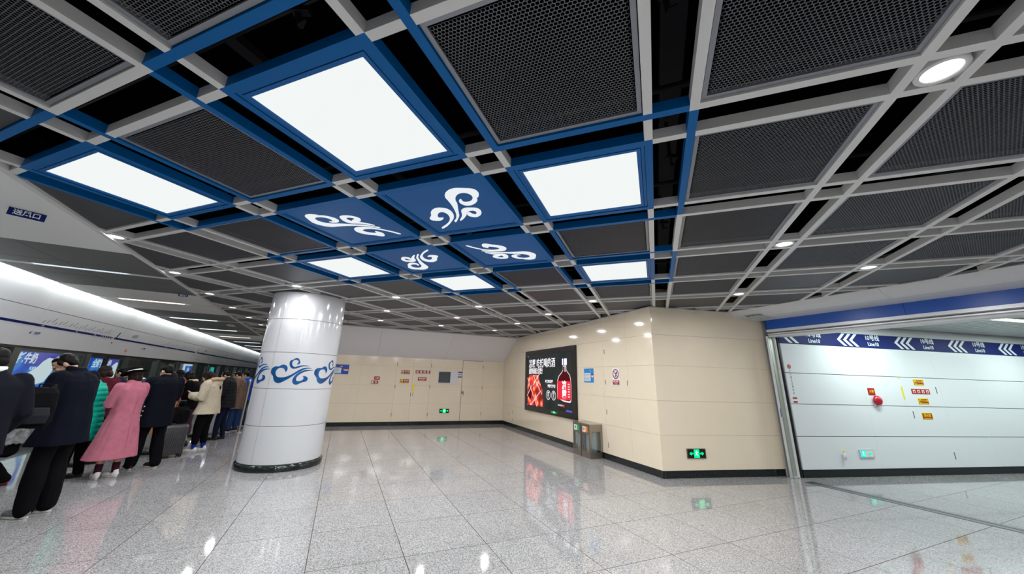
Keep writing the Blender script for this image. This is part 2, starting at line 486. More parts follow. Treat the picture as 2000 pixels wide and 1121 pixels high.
for s0 in range(-6, 40, 2):
    q = [pp(-5.47, s0 + .002), pp(-4.9, s0 + .002), pp(-4.9, s0 + 1.998), pp(-5.47, s0 + 1.998)]
    ed.prism([(p.x, p.y, -0.01) for p in q], (0, 0, 0.014))
tag(ob('platform_edge_slabs', ed, M['darkgranite'], floor), kind='stuff')
# dark threshold with shutter groove at the opening
th = MB(); t0 = frame('trim_1', OP, DO, 0.0, 0.0, 0.0, kind='structure')
th.bb(0.12, 9, -0.13, -0.01, -0.01, 0.004); th.bb(0.12, 9, 0.012, 0.10, -0.01, 0.004)
ob('threshold_slab', th, M['darkgranite'], t0)
gv = MB().bb(0.12, 9, -0.01, 0.012, -0.012, 0.001); ob('threshold_groove', gv, M['black'], t0)

# =================================================================== CEILING GRID
ceil = empty('ceiling', kind='structure')
LIT = {(0, 0), (2, 0), (3, 1), (0, 2), (1, 3), (3, 3)}
EMBC = {(1, 1), (2, 1), (1, 2), (2, 2)}
S_ = LIT | EMBC
G, WB, DP = 0.0811, 0.0412, 0.072      # half hole, bar width (in pitches), bar depth (m)
ZB = H
FN = -2.60                              # platform side limit of the grid (normal offset)
SOF0 = BC - DD * 1.42
HDR0 = OP - OFF * 0.72                  # front edge of the header soffit
def inside(x, y):
    p = Vector((x, y, 0))
    if p.dot(PN) < FN: return False
    if (p - SOF0).dot(DD) > 0 and p.dot(PN) > -1.2: return False
    if (p - HDR0).dot(OFF) > 0 and p.y < 8.4: return False
    r = p - C1
    if r.dot(DB) > 0 and r.dot(Vector((-BK.y, BK.x, 0))) > 0: return False
    if p.dot(PN) > -1.2 and (p - C1).dot(DD) > 10: return False
    return True
PL_P = (pp(FN, 0), -PN); PL_S = (SOF0, DD); PL_H = (HDR0, OFF)
PL_D = (C1 + DB * 0.01, DB); PL_B = (C1, Vector((-BK.y, BK.x, 0)))
def need(pts):
    """clip planes for a footprint (list of xy vectors): None = drop, [] = whole"""
    ins = [inside(p.x, p.y) for p in pts]
    if not any(ins): return None
    if all(ins): return []
    pl = []
    c = sum(pts, Vector((0, 0, 0))) / len(pts)
    for pid, (co, no) in zip('PSHDB', (PL_P, PL_S, PL_H, PL_D, PL_B)):
        dd_ = [(p - co).dot(no) for p in pts]
        if max(dd_) > 0 > min(dd_):
            if pid == 'S' and c.dot(PN) < -0.9: continue
            if pid == 'H' and c.y > 8.2: continue
            if pid == 'D' and c.y < 7.6: continue
            if pid == 'B' and (c.x < 2.95 or c.y > 8.6): continue
            pl.append((co, no))
    return pl
DOWN = []
bars = []      # (distance, footprint, material)
plates = []
gz = R(-21.4)
def rect(i0, i1, j0, j1): return [gxy(i0, j0), gxy(i1, j0), gxy(i1, j1), gxy(i0, j1)]
def add_bar(i0, i1, j0, j1, blue):
    f = rect(i0, i1, j0, j1); pl = need(f)
    if pl is None: return
    c = sum(f, Vector((0, 0, 0))) / 4
    bars.append((c.length, f, 'blue' if blue else 'grey', pl))
def S(i, j): return (i, j) in S_
for i in range(-16, 12):
    for j in range(-9, 20):
        cc = gxy(i + .5, j + .5)
        if cc.length > 34: continue
        cor = rect(i, i + 1, j, j + 1)
        if need(cor) is None: continue
        me_ = S(i, j)
        bl = {'l': me_ or S(i - 1, j), 'r': me_ or S(i + 1, j), 'b': me_ or S(i, j - 1), 't': me_ or S(i, j + 1)}
        a0, a1 = i + G, i + 1 - G; b0, b1 = j + G, j + 1 - G
        # corner ownership: blue side bars keep their corners
        def ext(side, other): return bl[side] and not bl[other]
        lb, lt = ext('l', 'b'), ext('l', 't'); rb, rt = ext('r', 'b'), ext('r', 't')
        add_bar(a0 + (WB if lb else 0), a1 - (WB if rb else 0), b0, b0 + WB, bl['b'])
        add_bar(a0 + (WB if lt else 0), a1 - (WB if rt else 0), b1 - WB, b1, bl['t'])
        add_bar(a0, a0 + WB, b0 + (0 if lb else WB), b1 - (0 if lt else WB), bl['l'])
        add_bar(a1 - WB, a1, b0 + (0 if rb else WB), b1 - (0 if rt else WB), bl['r'])
        plates.append((cc.length, i, j))
cross = []
for i in range(-16, 12):
    for j in range(-9, 20):
        c = gxy(i, j)
        if c.length > 30: continue
        near = rect(i - .2, i + .2, j - .2, j + .2)
        if need(near) is None: continue
        cells = {'mm': S(i - 1, j - 1), 'pm': S(i, j - 1), 'mp': S(i - 1, j), 'pp': S(i, j)}
        one = sum(cells.values()) == 1
        # bars bridging the gaps: lines continue straight through
        # along GA (bottom/top of hole), bridging between frames
        def side(s):  # blue?
            if not one: return False
            k = [k for k, v in cells.items() if v][0]
            adj = {'mm': 'lb', 'pm': 'rb', 'mp': 'lt', 'pp': 'rt'}[k]
            return s not in adj
        W2 = WB
        for s_, (x0, x1, y0, y1) in {'b': (i - G, i + G, j - G - W2, j - G), 't': (i - G, i + G, j + G, j + G + W2),
                                     'l': (i - G - W2, i - G, j - G, j + G), 'r': (i + G, i + G + W2, j - G, j + G)}.items():
            f = rect(x0, x1, y0, y1); pl = need(f)
            if pl is None: continue
            cross.append(((sum(f, Vector((0, 0, 0))) / 4).length, f, 'blue' if side(s_) else 'grey', pl))
        if (i + j) % 2 == 0 and not any(cells.values()) and inside(c.x, c.y):
            if all(inside(p.x, p.y) for p in rect(i - .1, i + .1, j - .1, j + .1)) or c.dot(PN) < 0: DOWN.append((i, j))
vis = lambda f: max(p.y for p in f) > 0.6
def emit(lst, name, lim):
    lst.sort(key=lambda t: (0 if vis(t[1]) else 1, t[0]))
    restb = {'blue': MB(), 'grey': MB()}
    for k, (d, f, m_, pl) in enumerate(lst):
        if k < lim:
            mb = MB().prism([(p.x, p.y, ZB) for p in f], (0, 0, DP))
            me = mb.mesh(name, M[m_])
            if pl: clip(me, pl)
            if len(me.vertices): link(name, me, ceil)
        else:
            if pl:
                mb = MB().prism([(p.x, p.y, ZB) for p in f], (0, 0, DP)); me = clip(mb.mesh('t', M[m_]), pl)
                r = restb[m_]; n = len(r.v); r.v += [v.co.copy() for v in me.vertices]
                for p in me.polygons: r.f.append([n + q for q in p.vertices]); r.m.append(0)
                bpy.data.meshes.remove(me)
            else: restb[m_].prism([(p.x, p.y, ZB) for p in f], (0, 0, DP))
    for m_, r in restb.items():
        if r.v: tag(ob('distant_' + name, r, M[m_], ceil), kind='stuff')
emit(bars, 'frame_bar', 300)
emit(cross, 'bridge_bar', 250)

# expanded-metal panel: hexagonal holes in a thin sheet
IN0 = G + WB + 0.004
PW = (1 - 2 * IN0) * GP                 # panel size
def hexmesh():
    sx, sy = 0.0205, 0.034
    t, h = 0.0064, 0.0106
    rim = 0.022
    Wd = PW - 2 * rim; nx = int(Wd / sx); ny = int(Wd / (sy / 2)) - 1
    x0 = -nx * sx / 2 + sx / 2; y0 = -(ny - 1) * sy / 4
    v = []; f = []; key = {}
    def vert(p):
        k = (round(p[0] * 1e5), round(p[1] * 1e5), round(p[2] * 1e5))
        if k not in key: key[k] = len(v); v.append(p)
        return key[k]
    hx = sx / 2
    out = [(hx, -t), (hx, t), (0, h), (-hx, t), (-hx, -t), (0, -h)]
    wl = 0.0014
    inn = [(hx - wl, -t + .0004), (hx - wl, t - .0004), (0, h - wl * 1.5), (-hx + wl, t - .0004), (-hx + wl, -t + .0004), (0, -h + wl * 1.5)]
    for r in range(ny):
        for c in range(nx - (r % 2)):
            cx = x0 + c * sx + (hx if r % 2 else 0); cy = y0 + r * sy / 2
            o_ = [vert((cx + a, cy + b, 0)) for a, b in out]
            i_ = [vert((cx + a, cy + b, 0)) for a, b in inn]
            u_ = [vert((cx + a, cy + b, 0.004)) for a, b in inn]
            for k in range(6):
                l = (k + 1) % 6
                f.append((o_[l], o_[k], i_[k], i_[l])); f.append((i_[l], i_[k], u_[k], u_[l]))
    me = bpy.data.meshes.new('expanded_metal'); me.from_pydata(v, [], f); me.materials.append(M['mesh']); me.update()
    return me, rim
hexme, RIM = hexmesh()
def rim_mesh():
    a = PW / 2; r = RIM + 0.004; mb = MB()
    mb.bb(-a, a, -a, -a + r, 0, .014); mb.bb(-a, a, a - r, a, 0, .014)
    mb.bb(-a, -a + r, -a + r, a - r, 0, .014); mb.bb(a - r, a, -a + r, a - r, 0, .014)
    return mb.mesh('panel_rim', M['meshrim'])
rimme = rim_mesh()
plates.sort(key=lambda t: t[0])
nfull = 0
distant = MB()
for d, i, j in plates:
    if (i, j) in S_: continue
    c = gxy(i + .5, j + .5, ZB + 0.014)
    f = rect(i + IN0, i + 1 - IN0, j + IN0, j + 1 - IN0); pl = need(f)
    if pl is None: continue
    if c.y < -1.5 and d > 6: continue
    if not pl and d < 6.6 and c.y > -1.0:
        r = link('mesh_panel', rimme, ceil, c, (0, 0, gz))
        link('expanded_metal', hexme, r, (0, 0, 0.004), (0, 0, 0))
        nfull += 1
    else:
        if not pl:
            if nfull < 200:
                r = link('mesh_panel', rimme, ceil, c, (0, 0, gz)); nfull += 1
                a = PW / 2 - RIM
                if 'farme' not in globals():
                    globals()['farme'] = MB().bb(-a, a, -a, a, 0, .004).mesh('fine_mesh', M['meshfar'])
                link('fine_mesh', farme, r, (0, 0, 0.006))
            else: distant.prism([(p.x, p.y, ZB + .018) for p in f], (0, 0, .005))
        else:
            me = MB().prism([(p.x, p.y, ZB + .018) for p in f], (0, 0, .005)).mesh('cut_panel', M['meshfar'])
            link('cut_panel', clip(me, pl), ceil)
if distant.v: tag(ob('distant_panels', distant, M['meshfar'], ceil), kind='stuff')

# dark void above with ducts, hangers and sprinkler pipes
vo = MB(); q = [pp(-6, -14), pp(24, -14), pp(24, 44), pp(-6, 44)]
vo.prism([(p.x, p.y, 4.3) for p in q], (0, 0, 0.1)); ob('void_slab', vo, M['void'], ceil)
random.seed(3)
for k, (i, w_, z0) in enumerate(((4.05, .16, 3.75), (1.93, .1, 3.7), (-1.2, .5, 3.75), (2.9, .07, 3.62), (6.1, .35, 3.7))):
    a, b = gxy(i, -6, z0), gxy(i, 12, z0)
    mb = MB(); mb.prism([(a.x - w_ / 2, a.y, z0), (a.x + w_ / 2, a.y, z0), (a.x + w_ / 2, a.y, z0 + w_ * .6), (a.x - w_ / 2, a.y, z0 + w_ * .6)][::-1], b - a)
    ob('duct', mb, M['duct'], ceil)
for j, z0 in ((0.03, 3.5), (1.05, 3.55), (-.9, 3.6), (2.0, 3.5), (4.0, 3.5)):
    mb = MB().cap([gxy(-9, j, z0), gxy(10, j, z0)], [.022, .022], 8); ob('pipe', mb, M['duct'], ceil)
for i, j in ((2.02, .55), (3.0, 1.5), (3.02, .6), (3.98, .45), (4.03, 1.55), (4.0, 2.6), (.97, .5), (1.02, 1.45), (2.6, .02), (2.0, 1.55)):
    c = gxy(i, j)
    mb = MB().bb(c.x - .012, c.x + .012, c.y - .012, c.y + .012, 3.42, 4.3)
    mb.box((c.x + .02, c.y, 3.42), (.09, .04, .03)); mb.cap([(c.x, c.y, 3.42), (c.x + .02, c.y + .02, 3.35), (c.x + .05, c.y, 3.36)], [.014, .02, .008], 8)
    ob('hanger', mb, M['duct'], ceil)

# =================================================================== LIGHT PANELS AND EMBLEM PANELS
LAB = {(2, 0): 'largest glowing white light panel, top centre left, in a blue frame',
       (0, 0): 'long glowing light panel at the far left beyond the dark mesh panel, blue frame',
       (3, 1): 'glowing light panel right of the blue cloud emblems, under the big mesh panel, blue frame',
       (0, 2): 'glowing light panel just above the white column, in a blue frame',
       (1, 3): 'small glowing light panel beyond the cloud emblems, farthest from the camera',
       (3, 3): 'small glowing light panel above the cream wall corner, in a blue frame'}
HP = (0.5 - G - WB) * GP
def inner_frame(a, b, z0, z1):
    mb = MB(); mb.bb(-a, a, -a, -b, z0, z1); mb.bb(-a, a, b, a, z0, z1); mb.bb(-a, -b, -b, b, z0, z1); mb.bb(b, a, -b, b, z0, z1); return mb
a1 = HP - 0.003
for ij, lb in LAB.items():
    c = gxy(ij[0] + .5, ij[1] + .5, ZB)
    t = empty('ceiling_light', c, gz, lb, 'light panel', 'white light panels of the blue ceiling feature')
    ob('outer_frame', inner_frame(a1, a1 - .022, .006, .06), M['blue'], t)
    ob('inner_frame', inner_frame(a1 - .026, a1 - .052, .002, .06), M['blue2'], t)
    ob('diffuser', MB().bb(-a1 + .052, a1 - .052, -a1 + .052, a1 - .052, .012, .02), M['lamp'], t)
    area('panel_light', (c.x, c.y, ZB - .006), .72, .72, P_PANEL, (.97, 1, .99), (0, 0, gz))
    bpy.context.scene.objects[-1]
EMB = [[[-0.104,0.175],[-0.108,0.202],[-0.09,0.192],[-0.053,0.148],[-0.019,0.105],[0.008,0.045],[0.038,-0.019],[0.069,-0.087],[0.077,-0.122],[0.099,-0.166],[0.129,-0.199],[0.159,-0.214],[0.191,-0.213],[0.216,-0.194],[0.226,-0.163],[0.218,-0.128],[0.196,-0.099],[0.171,-0.085],[0.145,-0.086],[0.127,-0.094],[0.124,-0.114],[0.127,-0.136],[0.114,-0.132],[0.1,-0.115],[0.093,-0.087],[0.1,-0.058],[0.119,-0.036],[0.153,-0.03],[0.186,-0.042],[0.222,-0.069],[0.24,-0.099],[0.246,-0.119],[0.262,-0.128],[0.283,-0.163],[0.29,-0.194],[0.285,-0.225],[0.265,-0.248],[0.237,-0.261],[0.191,-0.279],[0.154,-0.288],[0.114,-0.28],[0.075,-0.257],[0.047,-0.225],[0.031,-0.188],[0.028,-0.153],[0.021,-0.102],[0.011,-0.051],[-0.003,0.0],[-0.02,0.053],[-0.046,0.106],[-0.075,0.151]],[[-0.281,0.271],[-0.282,0.287],[-0.245,0.271],[-0.194,0.237],[-0.138,0.187],[-0.089,0.137],[-0.061,0.092],[-0.045,0.046],[-0.041,0.005],[-0.049,-0.03],[-0.069,-0.05],[-0.099,-0.066],[-0.135,-0.066],[-0.171,-0.048],[-0.206,-0.014],[-0.23,0.03],[-0.25,0.051],[-0.271,0.071],[-0.279,0.096],[-0.266,0.119],[-0.233,0.135],[-0.202,0.135],[-0.171,0.115],[-0.161,0.1],[-0.172,0.093],[-0.189,0.093],[-0.196,0.077],[-0.181,0.046],[-0.158,0.018],[-0.129,0.002],[-0.105,0.01],[-0.094,0.039],[-0.098,0.081],[-0.117,0.128],[-0.151,0.174],[-0.19,0.209],[-0.229,0.236],[-0.263,0.256]],[[-0.052,0.176],[-0.052,0.189],[-0.026,0.175],[0.012,0.142],[0.05,0.101],[0.066,0.072],[0.091,0.055],[0.123,0.052],[0.141,0.071],[0.136,0.102],[0.116,0.122],[0.099,0.108],[0.092,0.083],[0.08,0.068],[0.064,0.08],[0.054,0.102],[0.054,0.132],[0.081,0.16],[0.115,0.165],[0.157,0.135],[0.178,0.099],[0.185,0.06],[0.174,0.027],[0.141,0.009],[0.101,-0.002],[0.07,0.004],[0.044,0.023],[0.029,0.052],[0.014,0.09],[-0.014,0.134]]]
ELAB = {(2, 1): ('upper', 'blue ceiling panel with white curled cloud emblem, nearest of the four'),
        (1, 1): ('left', 'blue ceiling panel with white cloud emblem, leftmost of the four'),
        (2, 2): ('right', 'blue ceiling panel with white cloud emblem, rightmost of the four'),
        (1, 2): ('lower', 'blue ceiling panel with white cloud emblem, smallest and farthest of the four')}
ROT = {(2, 1): 0, (2, 2): 90, (1, 2): 180, (1, 1): -90}
for ij, (nm, lb) in ELAB.items():
    c = gxy(ij[0] + .5, ij[1] + .5, ZB)
    t = empty('ceiling_emblem', c, gz, lb, 'ceiling panel', 'blue cloud emblem panels of the ceiling')
    ob('panel', MB().bb(-a1 + .02, a1 - .02, -a1 + .02, a1 - .02, .010, .018), M['blue2'], t)
    ob('frame', inner_frame(a1, a1 - .016, .004, .05), M['blue'], t)
    rz = Matrix.Rotation(R(ROT[ij]), 3, 'Z')
    for poly in EMB:
        pts = [rz @ Vector((x * GP, y * GP, .010)) for x, y in poly]
        # close, smooth outline
        n = len(pts); sm = []
        for k in range(n):
            p0, p1, p2, p3 = pts[k - 1], pts[k], pts[(k + 1) % n], pts[(k + 2) % n]
            for u in (0, .5):
                sm.append(.5 * ((2 * p1) + (p2 - p0) * u + (2 * p0 - 5 * p1 + 4 * p2 - p3) * u * u + (3 * p1 - 3 * p2 + p3 - p0) * u ** 3))
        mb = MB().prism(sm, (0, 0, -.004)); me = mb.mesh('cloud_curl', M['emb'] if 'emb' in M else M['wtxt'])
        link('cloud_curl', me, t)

# =================================================================== DOWNLIGHTS
DL = {(5, 1): 'largest round downlight, at the upper right between grey bars, nearest the camera',
 (5, 3): 'round downlight right of the blue feature, next one behind the largest downlight',
 (5, 5): 'round downlight right above the top of the cream wall beside the blue header',
 (6, 4): 'round downlight near the header soffit, right of the one in the middle gap',
 (6, 2): 'round downlight half cut off at the right edge of the picture',
 (3, 5): 'round downlight above the cream corner, just beyond the small light panel',
 (2, 6): 'round downlight above the advertising screen, left of the one at the cream corner',
 (1, 7): 'round downlight above the left edge of the advertising screen',
 (1, 5): 'round downlight right below the farthest light panel',
 (0, 6): 'round downlight over the open floor, between the column and the screen, middle one',
 (-1, 7): 'round downlight nearest the sloping soffit, right one of the far pair',
 (0, 4): 'round downlight right of the column, nearest of the row beside it',
 (-1, 5): 'round downlight right of the column, second nearest of the row beside it',
 (-2, 6): 'round downlight right of the column, farthest of the row beside it',
 (-1, 3): 'round downlight directly over the top of the white column',
 (-2, 2): 'round downlight at the slanting platform edge, second from the left of the picture',
 (-1, 1): 'leftmost round downlight, at the slanting platform edge',
 (-3, 3): 'round downlight at the platform edge, third from the left of the picture',
 (-4, 4): 'round downlight at the platform edge, fourth from the left of the picture',
 (-5, 5): 'round downlight just left of the column head, upper one',
 (-6, 6): 'round downlight just left of the column head, lower one'}
rg = MB().lathe([(.074, .012), (.078, 0), (.098, 0), (.101, .004), (.101, .05)], seg=32).mesh('ring', M['ring'], True)
ln = MB().disk((0, 0, .008), .076, 28, up=-1).mesh('lens', M['lens'])
hb = MB(); hb.bb(-.11, -.095, -.02, .02, .02, .05); hb.bb(.095, .11, -.02, .02, .02, .05); hbme = hb.mesh('spring_clip', M['duct'])
for ij in DOWN:
    c = gxy(ij[0], ij[1], ZB - .001)
    if c.length > 24: continue
    if (c - Vector((-4.31, 7.67, c.z))).length < .5: continue
    lb = DL.get(ij)
    if lb:
        t = empty('downlight', c, gz, lb, 'downlight', 'round recessed downlights of the ceiling grid')
        link('ring', rg, t); link('lens', ln, t)
    
    elif c.length < 9 or c.y > 0:
        link('downlight_lens', ln, link('downlight_ring', rg, ceil, c, (0, 0, gz)))
    if c.y > -9: area('downlight_lamp', (c.x, c.y, ZB - .004), .15, .15, P_DOWN, (1, .985, 1), disk=True)

# =================================================================== PLATFORM CEILING (beside the doors)
pc = empty('ceiling', kind='structure')
FT = -4.93
# trim between grid and platform ceiling
mb = MB(); q = [pp(FN - .035, -8), pp(FN + .02, -8), pp(FN + .02, 42), pp(FN - .035, 42)]
mb.prism([(p.x, p.y, ZB - .012) for p in q], (0, 0, .1)); ob('edge_trim', mb, M['grey'], pc)
wbands = [(3.7, 6.75), (9.95, 12.95), (19.55, 22.6), (29.2, 32.2), (-5.9, -2.9)]
slots = {8.32: 'c', 11.4: 'w', 14.68: 'c', 17.85: 'c', 21.05: 'w', 5.2: None, 24.3: 'c', 27.5: 'c', 30.7: 'w'}
ss = []
s = -8.0
cuts = sorted(set([x for b in wbands for x in b] + [-8, 42]))
def iswhite(s): return any(a <= s <= b for a, b in wbands)
mbw = []; 
for a, b in zip(cuts[:-1], cuts[1:]):
    wh = iswhite((a + b) / 2)
    n = 1 if wh else max(1, round((b - a) / 1.05))
    for k in range(n):
        s0 = a + (b - a) * k / n + .006; s1 = a + (b - a) * (k + 1) / n - .006
        segs = [(s0, s1)]
        for sc_ in slots:
            if slots[sc_] is None: continue
            ns = []
            for x0, x1 in segs:
                if x0 < sc_ < x1: ns += [(x0, sc_ - .075), (sc_ + .075, x1)]
                elif abs(x0 - sc_) < .075 or abs(x1 - sc_) < .075: ns.append((max(x0, sc_ + .075) if x0 > sc_ - .075 and x1 > sc_ + .1 else x0, min(x1, sc_ - .075) if x1 < sc_ + .075 and x0 < sc_ - .1 else x1))
                else: ns.append((x0, x1))
            segs = ns
        for x0, x1 in segs:
            if x1 - x0 < .02: continue
            for n0, n1 in (((FT + .16), -3.805), (-3.795, FN - .04)) if not wh else ((FT + .16, FN - .04),):
                q = [pp(n0, x0), pp(n1, x0), pp(n1, x1), pp(n0, x1)]
                ob('ceiling_strip', MB().prism([(p.x, p.y, ZB - (.008 if wh else 0)) for p in q], (0, 0, .02)), M['pceilw' if wh else 'pceil'], pc)
# white reveals behind the joints
mb = MB(); q = [pp(FT + .16, -8), pp(FN - .04, -8), pp(FN - .04, 42), pp(FT + .16, 42)]
mb.prism([(p.x, p.y, ZB + .03) for p in q], (0, 0, .02)); ob('joint_backing', mb, M['pceilw'], pc)
slab = {8.32: 'dim louvred slot light over the platform, at the far left', 11.4: 'bright warm white slot light over the platform, nearest warm one',
        14.68: 'cool slot light beyond the nearest warm one', 17.85: 'cool slot light right before the far warm one', 21.05: 'far warm slot light left of the column',
        24.3: 'cool slot light beyond the far warm one', 27.5: 'faint slot light far down the platform', 30.7: 'farthest slot light of the platform'}
for s_, kd in slots.items():
    if kd is None: continue
    t = empty('slot_light', pp(-3.83, s_, ZB), math.atan2(PN.y, PN.x), slab[s_], 'ceiling light', 'slot lights across the platform ceiling')
    ob('housing', MB().bb(-1.08, 1.2, -.07, -.062, 0, .06).bb(-1.08, 1.2, .062, .07, 0, .06), M['grey'], t)
    if s_ == 8.32:
        mb = MB()
        for k in range(22): mb.bb(-.5 + k * .05 - .018, -.5 + k * .05 + .018, -.055, .055, .004, .016)
        ob('louvre', mb, M['slotd'], t)
        ob('diffuser', MB().bb(-.55, .6, -.06, .06, .02, .026), M['slotl'], t)
    else:
        ob('diffuser', MB().bb(-.58, .58, -.06, .06, -.012, .01), M['sloth' if kd == 'w' else 'slotl'], t)
    a = pp(-3.83, s_, ZB - .01)
    area('slot_lamp', a, 1.1, .09, P_SLOT, (1, .9, .82) if kd == 'w' else (.86, .94, 1), (0, 0, math.atan2(PN.y, PN.x)))
# hanging navy signs of the air outlets
for n_, s_, lb in ((-2.98, 5.36, 'navy sign with white lettering on the platform ceiling, nearest one'), (-2.86, 9.85, 'small navy sign on the platform ceiling above the people')):
    p = pp(n_, s_, ZB - (.05 if s_ < 6 else .035)); u = Vector((p.x, p.y, 0)).normalized()
    t = empty('ceiling_sign', p, math.atan2(-u.x, u.y), lb, 'sign')
    t.scale = (.72,) * 3 if s_ < 6 else (.45,) * 3
    ob('board', MB().bb(-.17, .17, -.006, .006, -.055, .055), M['navy'], t)
    ob('hanger_rod', MB().bb(-.12, -.112, -.003, .003, .055, .085), M['alu'], t); ob('hanger_rod', MB().bb(.112, .12, -.003, .003, .055, .085), M['alu'], t)
    text('lettering', '送风口', .085, M['wtxt'], t, 0, 0, -.008, 'CENTER', .02)
# smoke detector-like white speaker
t = empty('ceiling_speaker', pp(-3.05, 15.7, ZB - .03), rotpl, 'small white box on the platform ceiling near the second navy sign', 'speaker')
ob('box', MB().bb(-.25, .25, -.09, .09, 0, .03), M['whitem'], t)

# =================================================================== FASCIA ABOVE THE PLATFORM DOORS
fas = frame('wall_left', pp(-5.40, 0), PD, 0, 0, 0, kind='structure')
# tilted white boards: bottom z 2.03 at n -5.40, top z 3.2 at n -4.93
zb0, zt0 = 2.03, 3.215
def fy(z): return -(z - zb0) / (zt0 - zb0) * 0.47
ws = 3.55
for k in range(-4, 11):
    s0 = 10.66 + (k - 1) * ws - ws + .0; s1 = s0 + ws
    for z0, z1 in ((zb0, 2.735), (2.745, zt0)):
        mb = MB(); mb.prism([(s0 + .004, fy(z0), z0), (s0 + .004, fy(z0) + .03, z0), (s0 + .004, fy(z1) + .03, z1), (s0 + .004, fy(z1), z1)], (ws - .008, 0, 0))
        ob('fascia_board', mb, M['whitef'], fas)
mb = MB(); mb.prism([(-10, fy(zb0) + .035, zb0 + .01), (-10, fy(zb0) + .06, zb0 + .01), (-10, fy(zt0) + .06, zt0 + .05), (-10, fy(zt0) + .035, zt0 + .05)], (52, 0, 0))
ob('fascia_backing', mb, M['seamw'], fas)
mb = MB(); mb.bb(-10, 42, fy(zt0) - .0, fy(zt0) + .02, zt0, zt0 + .012); ob('top_trim', mb, M['alu'], fas)
# cove above fascia
cv = MB(); cv.bb(-10, 42, -.52, -.0, zt0 + .16, zt0 + .2); ob('cove_lid', cv, M['whitem'], fas)
for s_ in range(-2, 40, 4):
    p = pp(-4.82, s_ + 2, ZB + .06)
    o = area('cove_lamp', p, 3.9, .05, P_COVE, (.93, 1, .98))
    d = (-PN * .75 + Vector((0, 0, -1))).normalized(); xax = PD; zax = -d; yax = zax.cross(xax)
    o.matrix_world = Matrix.Translation(p) @ Matrix((xax, yax, zax)).transposed().to_4x4()
def fbox(name, s0, s1, z0, z1, m_, parent, th=.002, lift=.001):
    mb = MB(); mb.prism([(s0, fy(z0) - lift, z0), (s0, fy(z1) - lift, z1), (s0, fy(z1) - lift - th, z1), (s0, fy(z0) - lift - th, z0)], (s1 - s0, 0, 0))
    return ob(name, mb, m_, parent)
# line map strip and its lettering
mp_ = frame('line_map', pp(-5.40, 0), PD, 0, 0, 0, label='long navy line map stripe on the white fascia above the platform doors', cat='line map')
ZS = 2.44
tilt = math.atan2(.47, zt0 - zb0)
def ftext(name, s, size, m_, x, z, parent, bold=0.0, rot=0.0, squeeze=1.0, align='CENTER'):
    o = text(name, s, size, m_, parent, 0, 0, 0, align, bold, squeeze=squeeze, rot=rot)
    o.data.transform(Matrix.Translation((x, fy(z) - .003, z)) @ Matrix.Rotation(tilt, 4, 'X'))
    return o
x = 4.0
for s0, s1 in ((2, 9.05), (9.2, 13.9), (14.0, 21.5), (21.8, 29), (29.1, 40)):
    fbox('line_stripe', s0, s1, ZS - .022, ZS + .022, M['navy'], mp_)
for u in (14.05, 21.65):
    fbox('station_pointer', u, u + .05, ZS + .02, ZS + .16, M['navy'], mp_); fbox('station_marker', u - .02, u + .04, ZS - .14, ZS - .10, M['red'], mp_)
for (a, b) in ((10.9, 13.7), (17.5, 21.2)):
    n = 22
    names = '双流机场二航站楼白家双楠太平园簇锦华兴金花九江北双流西站黄水应天寺新津花源儒林路五津刘家碾兴业北'
    for k in range(n):
        xx = a + (b - a) * k / n
        ftext('station_name', names[(k * 2) % 40:(k * 2) % 40 + 2 + (k % 3)], .032, M['linetxt'], xx, ZS + .055 + .012 * (k % 3), mp_, rot=-R(60), align='LEFT')
for k, x_ in enumerate((11.0, 12.2, 13.0, 17.9, 19.1)):
    ftext('white_note', '换乘站', .03, M['wtxt'], x_, ZS, mp_)
for k in range(6):
    fbox('stripe_tick', 13.28 + k * .11, 13.31 + k * .11, ZS - .015, ZS + .015, M['wtxt'], mp_, lift=.0035)
for x_, z_ in ((15.05, ZS + .14), (22.9, ZS + .14), (27.5, ZS + .14)):
    ftext('station_title', '太平园', .115, M['linetxt'], x_, z_, mp_)
for x_ in (10.95, 16.2, 24.2):
    mb = MB(); z_ = ZS - .16
    o = ftext('arrow_sign', '◀', .07, M['arrow'], x_ - .1, z_, mp_)
    ftext('arrow_text', '往新平', .06, M['arrow'], x_ + .1, z_, mp_, bold=.02)
for k, x_ in enumerate((15.2, 22.5, 27.4, 33)):
    t = frame('door_number_sign', pp(-5.40, 0), PD, x_, 0, 2.16, label=['small orange square sign on the fascia bottom, nearest one', 'small orange square sign on the fascia bottom, second along', 'small orange square sign on the fascia bottom, third along', 'small orange square sign on the fascia bottom, farthest one'][k], cat='sign', group='orange door signs of the fascia')
    ob('plate', MB().bb(-.05, .05, -.062, -.055, -.04, .05), M['orange'], t)
    ob('number', MB().bb(-.02, .02, -.065, -.062, -.02, .03), M['redb'], t)

